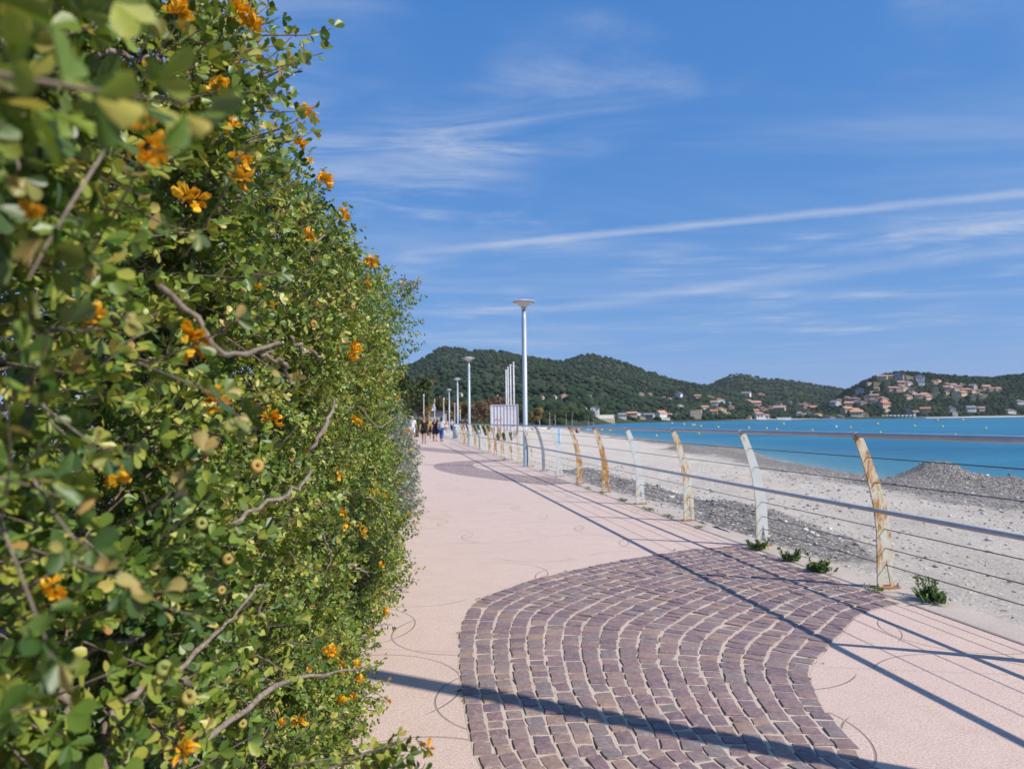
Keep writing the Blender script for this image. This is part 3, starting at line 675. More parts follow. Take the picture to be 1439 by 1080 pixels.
ROOFS = {'t': ('roof_terracotta', 'terracotta roof'), 'p': ('roof_pink', 'faded pink roof'), 'o': ('roof_orange', 'orange roof'), 'g': ('roof_grey', 'grey roof')}
house_cache = {}
def house_meshes(wk, rk, kind):
    key = (wk, rk, kind)
    if key in house_cache: return house_cache[key]
    # unit house: 1 wide, 0.8 deep, walls 0.52 high; front faces -Y
    w = MB()
    if kind == 0:      # gabled, ridge along X
        w.add([(-.5, -.4, -.4), (.5, -.4, -.4), (.5, .4, -.4), (-.5, .4, -.4), (-.5, -.4, .5), (.5, -.4, .5), (.5, .4, .5), (-.5, .4, .5), (-.5, 0, .69), (.5, 0, .69)],
              [(0, 1, 5, 4), (2, 3, 7, 6), (1, 2, 6, 9, 5), (3, 0, 4, 8, 7)])
        r = MB()
        for s in (-1, 1):
            r.add([(-.56, s * .48, .47), (.56, s * .48, .47), (.56, 0, .71), (-.56, 0, .71), (-.56, s * .48, .51), (.56, s * .48, .51), (.56, 0, .75), (-.56, 0, .75)],
                  [(0, 1, 2, 3), (4, 5, 6, 7), (0, 1, 5, 4), (1, 2, 6, 5), (3, 0, 4, 7)])
    elif kind == 1:    # two volumes with hipped roofs
        w.box(-.5, .12, -.4, .4, -.4, .52); w.box(.12, .5, -.32, .34, -.4, .36)
        r = MB()
        for x0, x1, y0, y1, z0, hh in ((-.55, .16, -.46, .46, .521, .17), (.161, .56, -.38, .39, .361, .13)):
            cx_, cy_ = (x0 + x1) / 2, (y0 + y1) / 2; q = (x1 - x0) * .2
            r.add([(x0, y0, z0), (x1, y0, z0), (x1, y1, z0), (x0, y1, z0), (cx_ - q, cy_, z0 + hh), (cx_ + q, cy_, z0 + hh)], [(0, 1, 5, 4), (1, 2, 5), (2, 3, 4, 5), (3, 0, 4), (3, 2, 1, 0)])
    else:              # gable to the front
        w.add([(-.4, -.5, -.4), (.4, -.5, -.4), (.4, .5, -.4), (-.4, .5, -.4), (-.4, -.5, .56), (.4, -.5, .56), (.4, .5, .56), (-.4, .5, .56), (0, -.5, .8), (0, .5, .8)],
              [(0, 1, 5, 8, 4), (2, 3, 7, 9, 6), (1, 2, 6, 5), (3, 0, 4, 7)])
        r = MB()
        for s in (-1, 1):
            r.add([(s * .48, -.55, .53), (s * .48, .55, .53), (0, .55, .82), (0, -.55, .82), (s * .48, -.55, .57), (s * .48, .55, .57), (0, .55, .86), (0, -.55, .86)],
                  [(0, 1, 2, 3), (4, 5, 6, 7), (0, 1, 5, 4), (1, 2, 6, 5), (3, 0, 4, 7)])
    q = MB(); q.box(-.045, .045, -.012, .012, -.075, .075)
    house_cache[key] = (w.mesh('wall', WALLS[wk][0]), r.mesh('roof', ROOFS[rk][0]), q.mesh('window', 'window_dark'))
    return house_cache[key]
NFORM = ['long', 'stepped', 'gable-fronted']
hi = 0
for item in H_LIST.replace('\n', '|').split('|'):
    x, y, wpx, wk, rk = item.split(); x, y, wpx = float(x), float(y), float(wpx)
    X, Y, Z = hit(x, y); W = wpx * Y / 1000 * 1.12
    W = min(W, 20); kind = (hi * 7 + int(x)) % 3; hi += 1
    HOUSE_SPOTS.append((X, Y, W * 0.58))
    wm, rm, qm = house_meshes(wk, rk, kind)
    zone = 'at the waterfront across the bay' if y >= 582 else ('on the lower slope behind the waterfront' if y >= 568 else ('high on the built-up hill' if x > 1200 and y < 545 else ('halfway up the built-up hill' if x > 1165 else 'among pines on the big wooded hill')))
    lab = '%s %s house with %s %s' % (NFORM[kind], WALLS[wk][1], ROOFS[rk][1], zone)
    th = thing('house', lab, 'house', (X, Y, Z + 0.3), random.uniform(-0.5, 0.5) - 0.1, lab.replace(' house', ' houses', 1))
    th.scale = (W, W * 0.95, max(4.5, W * random.uniform(0.62, 0.9)))
    obj('wall', wm, th); obj('roof', rm, th)
    if wpx >= 7:
        fy = -.4 if kind == 0 else (-.4 if kind == 1 else -.5)
        xs = [(-.3, .25), (0, .25), (.3, .25)] if kind == 0 else ([(-.34, .3), (-.1, .3), (.3, .14)] if kind == 1 else [(-.2, .38), (.2, .38), (0, .1)])
        for wx, wz in xs:
            yy_ = fy if not (kind == 1 and wx > .12) else -.32
            obj('window', qm, th, (wx, yy_, wz))
# the landmark houses by the water
def box_thing(name, label, cat, px, py, wpx, hpx, mat, roof=None, depth=0.6):
    X, Y, Z = hit(px, py); W = wpx * Y / 1000; Hh = hpx * Y / 1000
    th = thing(name, label, cat, (X, Y, Z)); HOUSE_SPOTS.append((X, Y, W * 0.6))
    return th, W, Hh
th, W, Hh = box_thing('house', 'tall bluish white gabled house with bright orange roof standing at the water', 'house', 929, 589, 13, 12, None)
th.rotation_euler[2] = 0.55
w = MB(); D = W * .75
w.add([(-W / 2, -D / 2, -3), (W / 2, -D / 2, -3), (W / 2, D / 2, -3), (-W / 2, D / 2, -3), (-W / 2, -D / 2, Hh * .72), (W / 2, -D / 2, Hh * .72), (W / 2, D / 2, Hh * .72), (-W / 2, D / 2, Hh * .72), (-W / 2, 0, Hh), (W / 2, 0, Hh)],
      [(0, 1, 5, 4), (2, 3, 7, 6), (1, 2, 6, 9, 5), (3, 0, 4, 8, 7)]); w.build('wall', 'wall_white', th)
r = MB()
for s in (-1, 1):
    a, e = Hh * .68, Hh
    r.add([(-W * .55, s * D * .58, a), (W * .55, s * D * .58, a), (W * .55, 0, e), (-W * .55, 0, e), (-W * .55, s * D * .58, a + .4), (W * .55, s * D * .58, a + .4), (W * .55, 0, e + .4), (-W * .55, 0, e + .4)],
          [(0, 1, 2, 3), (4, 5, 6, 7), (0, 1, 5, 4), (1, 2, 6, 5), (3, 0, 4, 7)])
r.build('roof', 'roof_orange', th)
q = MB(); q.box(-.5, .5, -.06, .06, -.8, .8); qm = q.mesh('window', 'window_dark')
for wx in (-.3, 0, .3):
    for wz in (.2, .5): obj('window', qm, th, (wx * W, -D / 2, wz * Hh))
for wy in (-.22, .22):
    o = obj('window', qm, th, (W / 2, wy * D, .45 * Hh)); o.rotation_euler[2] = PI / 2
th, W, Hh = box_thing('stone_building', 'square beige stone building with flat top near the water', 'building', 977, 588, 16, 11, None)
w = MB(); w.box(-W / 2, W / 2, -W * .35, W * .35, -3, Hh); w.build('wall', 'wall_stone', th)
w = MB(); w.box(-W * .52, W * .52, -W * .37, W * .37, Hh + .002, Hh + .5); w.build('parapet', 'wall_cream', th)
for wx in (-.3, 0, .3): obj('window', qm, th, (wx * W, -W * .35, .6 * Hh))
th, W, Hh = box_thing('beach_wall', 'long white retaining wall above the far end of the beach', 'wall', 849, 591, 28, 8, None)
w = MB(); w.box(-W / 2, W / 2, 0, 4, -3, Hh); w.build('wall', 'wall_white', th)
w = MB(); w.box(-W * .35, W * .5, -5, -.01, -3, Hh * .4); w.build('lower_terrace', 'wall_cream', th)
for px_, w_, lab in ((1102, 20, 'low pale sea wall below pink roofed houses'), (935, 13, 'white terrace wall below the gabled blue white house')):
    th, W, Hh = box_thing('sea_wall', lab, 'wall', px_, 590, w_, 3.5, None)
    w = MB(); w.box(-W / 2, W / 2, 0, 2.5, -3, Hh); w.build('wall', 'wall_white', th); w = MB(); w.box(-W * .51, W * .51, -.2, 2.7, Hh + .002, Hh + .3); w.build('coping', 'wall_cream', th)
# beach restaurant with a row of parasols
X, Y, Z = hit(1262, 586); W = 50 * Y / 1000
th = thing('beach_restaurant', 'long low open-fronted beach pavilion with white awnings across the bay', 'pavilion', (X, Y, Z))
w = MB(); w.box(-W / 2, W / 2, 0, 6, -2, 2.6); w.build('wall', 'wall_blue', th); w = MB(); w.box(-W / 2 - .5, W / 2 + .5, -.6, 6.4, 2.61, 2.95); w.build('roof', 'roof_grey', th)
for k in range(9):
    a = MB(); x_ = -W / 2 + (k + .5) * W / 9; a.add([(x_ - 2.2, -.61, 2.9), (x_ + 2.2, -.61, 2.9), (x_ + 2.0, -3.4, 2.2), (x_ - 2.0, -3.4, 2.2), (x_ - 2.2, -.61, 3.05), (x_ + 2.2, -.61, 3.05), (x_ + 2.0, -3.4, 2.35), (x_ - 2.0, -3.4, 2.35)],
                    [(0, 3, 2, 1), (4, 5, 6, 7), (0, 1, 5, 4), (1, 2, 6, 5), (2, 3, 7, 6), (3, 0, 4, 7)]); a.build('awning', 'stripe_white', th)
HOUSE_SPOTS.append((X, Y, W * .5))

# rocky crag on the big hill
mb = MB(); rr = random.Random(3)
crag = thing('rock_crag', 'pale grey rock crag on the crest of the big wooded hill', 'rock', (atY(640, 496, 1850).x, 1850.0, float(hillA.z(np.array([atY(640, 496, 1850).x]), np.array([1850.0]))[0]) - 4))
for k in range(9):
    v = IV0.copy(); v = v * (1 + 0.35 * RNG.standard_normal(len(v)))[:, None] * np.array([8, 6, 6]) * rr.uniform(.7, 1.2)
    v += np.array([(k - 4) * 5.2 + rr.uniform(-2, 2), rr.uniform(-6, 3), 6 - abs(k - 3) * 1.7])
    obj('boulder', pymesh('boulder', v.tolist(), IF0.tolist(), 'cliff_rock'), crag)
HOUSE_SPOTS.append((crag.location.x, 1858.0, 26)); HOUSE_SPOTS.append((crag.location.x + 4, 1836.0, 20)); HOUSE_SPOTS.append((crag.location.x + 10, 1815.0, 14))

forest(hillA, -0.30, PU(1180), 12500, 'dark green pine forest covering the big hill', 2.4, 4.5)
forest(hillB, PU(930), PU(1260), 3200, 'blue green pine forest on the far pointed hill', 3.0, 5.0, 0.25)
forest(hillC, PU(1120), PU(1560), 9000, 'dark green trees between the houses of the right hand hill', 2.0, 3.8)
# ================================================================== COBBLES
N_COL = 18
stones = []
arcL = np.linspace(0, 1, NB)
for k in range(N_COL):
    ua, ub = k / N_COL, (k + 1) / N_COL
    ca = LC * (1 - ua) + RC * ua; cb = LC * (1 - ub) + RC * ub; cm = (ca + cb) / 2
    L = np.concatenate([[0], np.cumsum(np.linalg.norm(np.diff(cm, axis=0), axis=1))])
    s = random.uniform(-0.06, 0.0)
    while s < L[-1] - 0.03:
        ln_ = random.choice((0.075, 0.085, 0.095, 0.10, 0.11, 0.125)) * random.uniform(0.92, 1.08)
        sm = s + ln_ / 2
        f = lambda arr: np.array([np.interp(sm, L, arr[:, 0]), np.interp(sm, L, arr[:, 1])])
        A, B, M_ = f(ca), f(cb), f(cm)
        e = 0.02; t0 = np.array([np.interp(sm - e, L, cm[:, 0]), np.interp(sm - e, L, cm[:, 1])]); t1_ = np.array([np.interp(sm + e, L, cm[:, 0]), np.interp(sm + e, L, cm[:, 1])])
        ang = math.atan2(*(t1_ - t0)[::-1]); wv = abs(np.dot(B - A, np.array([-math.sin(ang), math.cos(ang)])))
        if s > -0.02 and M_[1] > -3.2:
            stones.append((M_[0] + random.gauss(0, .003), M_[1] + random.gauss(0, .003), ang + random.gauss(0, 0.045), ln_ - random.uniform(0.000, 0.008), wv - random.uniform(0.002, 0.018)))
        s += ln_ + random.uniform(0.001, 0.006)
def stone_template(seed):
    q = random.Random(seed); vs = []; fs = []
    nseg = 8                                   # rounded-square outline
    out = []
    for sx_, sy_ in ((-1, -1), (0, -1), (1, -1), (1, 0), (1, 1), (0, 1), (-1, 1), (-1, 0)):
        c = 0.5 if sx_ * sy_ else 0.515
        out.append((sx_ * c * q.uniform(0.89, 1.03), sy_ * c * q.uniform(0.89, 1.03)))
    for rad, z in ((0.99, -0.05), (1.0, 0.0005), (0.92, 0.007)):
        vs += [(x * rad, y * rad, z + (q.uniform(-.002, .002) if z > 0 else 0)) for x, y in out]
    vs.append((q.uniform(-.1, .1), q.uniform(-.1, .1), 0.0095 + q.uniform(-.002, .002)))
    for r_ in range(2):
        for i in range(8): j = (i + 1) % 8; fs.append((r_ * 8 + i, r_ * 8 + j, r_ * 8 + 8 + j, r_ * 8 + 8 + i))
    for i in range(8): fs.append((16 + i, 16 + (i + 1) % 8, 24))
    return vs, fs
TPL = [stone_template(s) for s in range(10)]
TME = [pymesh('cobble', v, f, 'cobble_stone') for v, f in TPL]
def vis_size(s):
    X, Y = s[0], s[1]
    if Y < 2.6 or abs(X) > 0.75 * Y: return 0
    return 1 / (Y * Y + X * X) ** 1.5
order = sorted(range(len(stones)), key=lambda i: -vis_size(stones[i]))
pick = set(order[:300])
mass_v = []; mass_f = []
for i, (x, y, a, l, w) in enumerate(stones):
    k = random.randrange(10); rz = a + random.choice((0, PI)); z = random.uniform(-0.004, 0.003)
    tx, ty = random.gauss(0, 0.025), random.gauss(0, 0.025)
    if i in pick:
        o = bpy.data.objects.new('cobble', TME[k]); COL.objects.link(o); o.parent = bed
        o.location = (x, y, z); o.rotation_euler = (tx, ty, rz); o.scale = (l, w, 1)
    else:
        v, f = TPL[k]; n = len(mass_v); c, s_ = math.cos(rz), math.sin(rz)
        mass_v += [(x + c * p[0] * l - s_ * p[1] * w, y + s_ * p[0] * l + c * p[1] * w, z + p[2] + tx * p[1] * w - ty * p[0] * l) for p in v]
        mass_f += [tuple(q + n for q in g) for g in f]
tag(obj('cobbles', pymesh('cobbles', mass_v, mass_f, 'cobble_stone_mass'), bed), kind='stuff')
# moss and sprouts in the joints
def tufts(P, n_each, size, spread, up_=1.0):
    V = []; F = []; Tn = []
    for (x, y, z) in P:
        for k in range(n_each):
            a = random.uniform(0, 2 * PI); r_ = abs(random.gauss(0, spread)); bx, by = x + r_ * math.cos(a), y + r_ * math.sin(a)
            a2 = random.uniform(0, 2 * PI); h_ = size * random.uniform(.5, 1.2); lean = random.uniform(.2, 1.0) * h_; wd_ = h_ * random.uniform(.12, .25)
            dx, dy = math.cos(a2), math.sin(a2); n = len(V)
            V += [(bx - dy * wd_, by + dx * wd_, z), (bx + dy * wd_, by - dx * wd_, z), (bx + dx * lean + dy * wd_ * .6, by + dy * lean - dx * wd_ * .6, z + h_ * .7 * up_), (bx + dx * lean * 1.5, by + dy * lean * 1.5, z + h_ * .75 * up_), (bx + dx * lean - dy * wd_ * .6, by + dy * lean + dx * wd_ * .6, z + h_ * .7 * up_)]
            F += [(n, n + 1, n + 2), (n, n + 2, n + 4), (n + 4, n + 2, n + 3)]; Tn += [random.random()] * 5
    return V, F, Tn
mpts = []
for px, py in ((1113, 950), (1084, 935), (1063, 924), (1115, 935), (1137, 955), (1147, 930), (645, 890), (652, 985), (875, 789), (795, 803), (660, 858), (700, 855), (645, 972), (1205, 808), (1240, 832), (1252, 838), (985, 896), (948, 772), (1063, 925), (672, 842)):
    g = gnd(px, py)
    for _ in range(5): mpts.append((g.x + random.gauss(0, .012), g.y + random.gauss(0, .025), 0.002))
v, f, tn = tufts(mpts, 10, 0.008, 0.010)
o = obj('moss', npmesh('moss', np.array(v), np.array(f), 'weed_leaf', False, np.array(tn))); tag(o, 'little tufts of moss sprouting between the cobbles', kind='stuff')

# ================================================================== FENCE
fence = thing('railing', 'pale painted steel seafront railing with leaning rusty posts, tube rails and wires', 'railing', (0, 0, 0))
PH = 1.21
def post_outline():
    """profile in (a, z): a = towards the sea; the blade bends over the path near its top"""
    mid = lambda z: -0.205 * max(0, (z - 0.40) / 0.84) ** 1.7
    wid = lambda z: 0.148 - 0.070 * (z / 1.24) ** 1.1
    zs = [0, .12, .3, .45, .6, .72, .84, .95, 1.05, 1.14, 1.20]
    L_ = [(mid(z) - wid(z) / 2, z) for z in zs]; R_ = [(mid(z) + wid(z) / 2, z) for z in zs]
    cxp, czp = mid(1.235), 1.225
    cap = [(cxp + .041 * math.cos(a), czp + .041 * math.sin(a)) for a in np.linspace(-0.1, PI + .3, 9)]
    return L_, R_, cap, (cxp, czp), mid
L_, R_, cap, TOPC, PMID = post_outline()
def make_post(th_=0.012):
    # blade with a triangular notch at the foot
    notch = [(0.045, 0), (0.012, 0.235), (-0.032, 0)]
    outline = [R_[0]] + R_[1:] + cap + L_[::-1] + notch[::-1]
    tri = mgeo.tessellate_polygon([[Vector((p[0], p[1], 0)) for p in outline]])
    n = len(outline); vs = [(p[0], -th_ / 2, p[1]) for p in outline] + [(p[0], th_ / 2, p[1]) for p in outline]; fs = []
    for a, b_, c in tri:
        A, B, C = (Vector(outline[i]) for i in (a, b_, c))
        if (B - A).cross(C - A) < 0: a, c = c, a
        fs.append((a, b_, c)); fs.append((c + n, b_ + n, a + n))
    for i in range(n): j = (i + 1) % n; fs.append((i, i + n, j + n, j))
    return vs, fs
pv, pf = make_post(0.014)
post_me = {k: pymesh('post', pv, pf, k) for k in ('post_paint_clean', 'post_paint_rusty', 'post_paint_very_rusty')}
mb = MB(); mb.box(-.10, .10, -.05, .05, 0.0, 0.010); plate_me = mb.mesh('base_plate', 'rust_plate')
mb = MB(); mb.lathe([(0.011, 0), (0.011, .016), (0.006, .02), (0.006, .03)], 8)
bolt_me = mb.mesh('bolt', 'galvanised')
mb = MB()
mb.lathe([(.045, -.010), (.045, .010)], 18)
gv = MB()
zs = np.linspace(0, 1.2, 14)
for s in (-1, 1):
    gv.add([(PMID(z) + dx, s * .045 + dy, z) for z in zs for dx, dy in ((-.032, -.006), (.032, -.006), (.032, .006), (-.032, .006))],
           [(i * 4 + k, i * 4 + (k + 1) % 4, i * 4 + 4 + (k + 1) % 4, i * 4 + 4 + k) for i in range(13) for k in range(4)])
gv.tube([(TOPC[0], -.05, TOPC[1] - .02), (TOPC[0], .05, TOPC[1] - .02)], .034, 12)
galv_me = gv.mesh('post', 'galvanised')
frz = math.atan2(FDIR.y, FDIR.x) - PI / 2
step = 2.0 * FDIR.y
kinds = {0: 'post_paint_rusty', 1: 'post_paint_clean', 2: 'post_paint_rusty', 3: 'post_paint_clean', 4: 'post_paint_very_rusty', 5: 'post_paint_very_rusty', 6: 'post_paint_clean'}
for k in range(-4, 22):
    Y = 5.88 + k * step; mt = kinds.get(k, random.choice(('post_paint_rusty', 'post_paint_very_rusty', 'post_paint_rusty', 'post_paint_clean')))
    g = k in (7, 15)
    o = obj('post', galv_me if g else post_me[mt], fence, (FL(Y), Y, 0.008), frz)
    if g: o['label'] = 'clean grey galvanised replacement post'
    p = obj('base_plate', plate_me, o, (0, 0, 0.0)); obj('bolt', bolt_me, o, (-.088, -.032, .010)); obj('bolt', bolt_me, o, (.088, -.032, .010))
Y0, Y1 = 5.88 - 4 * step - .3, 5.88 + 21 * step
def run(a, z, rad, name, mat, n=10, sag=0.0):
    mb = MB(); pts = []; K = 50 if sag else 26
    for i in range(K + 1):
        y = Y0 + (Y1 - Y0) * i / K
        ph = ((y - 5.88) / step) % 1
        pts.append(Vector((FL(y), y, z - sag * math.sin(PI * ph))) + FNRM * a)
    mb.tube(pts, rad, n); return mb.build(name, mat, fence, True)
run(TOPC[0], TOPC[1] + .024, .024, 'handrail', 'rail_steel', 12)
run(PMID(.62) - 0.060, .635, .019, 'middle_rail', 'rail_steel', 10)
for z in (1.045, .84, .46, .305, .17): run(PMID(z) + .004, z + .02, .0042, 'cable', 'cable_steel', 6)

# ================================================================== LAMPS
lp = MB(); lp.lathe([(.105, 0), (.105, .015), (.074, .016), (.074, 4.55), (.070, 4.56), (.062, 4.57), (.062, 4.80)], 20); lm_pole = lp.mesh('pole', 'lamp_paint', True)
lp = MB(); lp.lathe([(.045, 4.79), (.088, 4.90)], 16); lm_neck = lp.mesh('neck', 'lamp_paint', True)
lp = MB(); lp.lathe([(.09, 4.885), (.13, 4.92), (.24, 4.99), (.345, 5.035)], 28); lm_bowl = lp.mesh('bowl', 'lamp_bowl', True)
lp = MB(); lp.lathe([(.355, 5.036), (.355, 5.05), (.20, 5.085), (.06, 5.115), (.01, 5.12)], 28); lm_cap = lp.mesh('cap', 'lamp_cap', True)
lp = MB(); lp.box(-.04, .04, -.0775, -.070, .55, .85); lm_door = lp.mesh('hatch', 'lamp_paint')
labs = ['tall grey lamp post with shallow disc head beside the railing, largest of its row', 'grey lamp post with disc head between the largest lamp and the bin', 'grey lamp post with disc head rising beside the grey bin', 'small far grey lamp post with disc head beyond the bin']
LAMPS = [(739, 654.5, 22.0), (659.5, 0, 41), (643.3, 0, 61), (631.5, 0, 81)]
lamp_pos = [gnd(739, 655.5)] + [Vector((atY(px, 600, Y).x, Y, 0)) for px, _, Y in LAMPS[1:]]
def add_lamp(loc, lab, sc_=1.0):
    th = thing('street_lamp', lab, 'lamp post', loc, 0, 'street lamps along the promenade'); th.scale = (sc_,) * 3
    for nm, me in (('pole', lm_pole), ('neck', lm_neck), ('bowl', lm_bowl), ('cap', lm_cap), ('hatch', lm_door)): obj(nm, me, th)
    return th
for loc, lab in zip(lamp_pos, labs): add_lamp(loc, lab)
# the lamp whose shadow crosses the cobbles stands beside the camera
a = gnd(512, 944); b2 = gnd(1150, 1064); dv = (b2 - a).normalized()
# step along the shadow to the fence side
tt_ = 0
pfoot = b2.copy()
while pfoot.x < FL(pfoot.y) - 0.45: pfoot = pfoot + dv * 0.02
add_lamp((pfoot.x, pfoot.y, 0), 'grey lamp post beside the viewer whose shadow falls over the cobbles')
# thinner plain white posts farther on
for px, y0_, y1_, Y in ((595.4, 556, 0, 88), (610.5, 563, 0, 104), (623.4, 561, 0, 96), (638.8, 568, 0, 120), (646.6, 577, 0, 120)):
    top = atY(px, y0_, Y); th = thing('post_light', 'thin pale pole standing on the far promenade', 'pole', (top.x, Y, 0), 0, 'thin pale poles')
    mb = MB(); mb.tube([(0, 0, 0), (0, 0, top.z)], [.07, .05], 8); mb.build('pole', 'lamp_cap', th); mb = MB(); mb.lathe([(.11, 0), (.11, .12), (.06, .2)], 10, (0, 0, top.z + .001)); mb.build('cap', 'lamp_cap', th)

# ================================================================== CABIN, FLAGPOLES, BEACH THINGS
CY_ = 62.0
cl_ = atY(689, 568.5, CY_); cr_ = atY(728.5, 569, CY_); Wc = cr_.x - cl_.x; Zt = cl_.z; Zb = -0.1
cab = thing('beach_cabin', 'white ribbed metal cabin with grey frame and pink scrawl behind the railing', 'cabin', ((cl_.x + cr_.x) / 2, CY_, Zb))
Hc = Zt - Zb
mb = MB(); mb.box(-Wc / 2 + .04, Wc / 2 - .04, .04, 2.3, 0, Hc - .08); mb.build('body', 'cabin_side', cab)
nrib = 8
for k in range(nrib):
    x0_ = -Wc / 2 + .08 + k * (Wc - .16) / nrib; mb = MB(); mb.box(x0_, x0_ + (Wc - .16) / nrib * .56, 0, .038, .02, Hc - .12); mb.build('panel', 'white_metal', cab)
mb = MB(); mb.box(-Wc / 2 - .02, Wc / 2 + .02, -.04, 2.36, Hc - .078, Hc); mb.build('roof', 'cabin_frame', cab)
for xx_ in (-Wc / 2, Wc / 2 - .07): mb = MB(); mb.box(xx_, xx_ + .07, -.03, .036, 0, Hc - .08); mb.build('corner_post', 'cabin_frame', cab)
mb = MB(); mb.box(.06, Wc / 2 - .08, -.02, -.003, Hc - .36, Hc - .31); mb.build('door_head', 'cabin_frame', cab)
mb = MB(); mb.box(.50, .54, -.02, -.003, 0.1, Hc - .361); mb.build('door_joint', 'cabin_frame', cab)
mb = MB()
for k in range(4):
    pts = [(-.75 + k * .17 + .06 * math.cos(a_), -.012, Hc * .55 + .12 * math.sin(a_ * 1.3)) for a_ in np.linspace(0, 5.5, 12)]
    mb.tube(pts, .012, 5)
mb.build('painted_scrawl', 'pink_paint', cab)
mb = MB(); mb.box(-.92, -.1, -.014, -.004, Hc * .34, Hc * .40); mb.build('painted_patch', 'beige_paint', cab)
for px, py, Y in ((721.5, 509.5, 81), (717.2, 512.7, 85), (713.6, 516, 88.5), (711, 520, 92.6)):
    tp = atY(px, py, Y); th = thing('flagpole', 'bare white flagpole in the row of four behind the cabin', 'flagpole', (tp.x, Y, -0.2), 0, 'white flagpoles behind the cabin')
    mb = MB(); mb.tube([(0, 0, 0), (0, 0, tp.z + .1)], [.10, .065], 10); mb.build('pole', 'white_metal', th, True); mb = MB(); mb.lathe([(.06, 0), (.13, .03), (.13, .12), (.05, .17)], 10, (0, 0, tp.z + .101)); mb.build('finial', 'white_metal', th)
def beach_pt(px, py):
    d = ray(px, py)
    for Y in np.arange(8, 300, 0.25):
        t_ = Y / d.y; X = d.x * t_; Z = CAMH + d.z * t_
        if Z <= float(beach_z(np.array([X]), np.array([Y]))[0]): return X, Y, Z
    return X, Y, Z
X, Y, Z = beach_pt(786.7, 624.5); hgt = 23.5 * Y / 1000
th = thing('beach_shower', 'pale blue and white beach shower pillar standing on the sand', 'shower', (X, Y, Z))
mb = MB(); mb.box(-.14 * Y / 55, .14 * Y / 55, -.12, .12, -.2, hgt); mb.build('pillar', 'pale_blue_paint', th); mb = MB(); mb.box(.02, .13 * Y / 55, -.135, -.121, 0.1, hgt * .95); mb.build('stripe', 'stripe_white', th); mb = MB(); mb.box(-.16 * Y / 55, .16 * Y / 55, -.14, .14, hgt + .001, hgt + .05); mb.build('cap', 'stripe_white', th)
X, Y, Z = beach_pt(811.5, 627)
th = thing('stake', 'thin dark stake stuck upright in the sand', 'stake', (X, Y, Z)); mb = MB(); mb.tube([(0, 0, -.2), (0.01, 0, 9.5 * Y / 1000)], [.022, .018], 6); mb.build('rod', 'dark_roof', th); mb = MB(); mb.ellipsoid((0.01, 0, 9.5 * Y / 1000), (.03, .03, .03), 6, 4); mb.build('knob', 'dark_roof', th)
# grey bin and orange panel near the third lamp
bx_ = atY(640.5, 600, 57)
th = thing('litter_bin', 'grey metal litter bin beside the far lamp post', 'bin', (bx_.x, 57, 0)); mb = MB(); mb.lathe([(.24, .0), (.24, .95), (.20, 1.0)], 14); mb.build('body', 'lamp_paint', th, True); mb = MB(); mb.lathe([(.27, 1.001), (.27, 1.05), (.1, 1.13)], 14); mb.build('lid', 'lamp_cap', th)
ox_ = atY(648.5, 600, 53)
th = thing('barrier_panel', 'small orange plastic barrier panel at the end of the railing', 'barrier', (ox_.x, 53, 0)); mb = MB(); mb.box(-.10, .12, -.03, .03, .12, .78); mb.build('panel', 'orange_plastic', th)
for s in (-.08, .10): mb = MB(); mb.box(s - .02, s + .02, -.15, .15, 0, .119); mb.build('foot', 'dark_roof', th)
# beached sailing dinghies far along the beach
for i, (px, py) in enumerate(((757, 592), (765, 592.5), (772, 591.5), (779, 592), (786, 592.5), (795, 592.5), (803, 593), (812, 593), (826, 590), (833, 590))):
    Y = 190 + i * 9; p = atY(px, py, Y); z = float(beach_z(np.array([p.x]), np.array([float(Y)]))[0]) + .05
    th = thing('dinghy', 'white sailing dinghy drawn up on the far beach', 'dinghy', (p.x, Y, z), random.uniform(-1.6, 1.6), 'white dinghies on the far beach')
    mb = MB(); L2, W2 = 2.1, .75
    mb.add([(-L2, -W2, .55), (L2 * .3, -W2, .6), (L2, 0, .75), (L2 * .3, W2, .6), (-L2, W2, .55), (-L2 * .9, -W2 * .6, 0), (L2 * .3, -W2 * .5, 0), (L2 * .8, 0, .1), (L2 * .3, W2 * .5, 0), (-L2 * .9, W2 * .6, 0)],
           [(0, 1, 2, 3, 4), (5, 9, 8, 7, 6), (0, 5, 6, 1), (1, 6, 7, 2), (2, 7, 8, 3), (3, 8, 9, 4), (4, 9, 5, 0)]); mb.build('hull', 'stripe_white', th)
    if i % 3 != 1:
        mb = MB(); mb.tube([(.3, 0, .56), (.25, 0, 5.0)], [.05, .03], 6); mb.build('mast', 'white_metal', th)
    mb = MB(); mb.box(-1.4, .6, -.45, .45, .66, .78); mb.build('cover', 'cloth_lightgrey' if i % 2 else 'stripe_white', th)

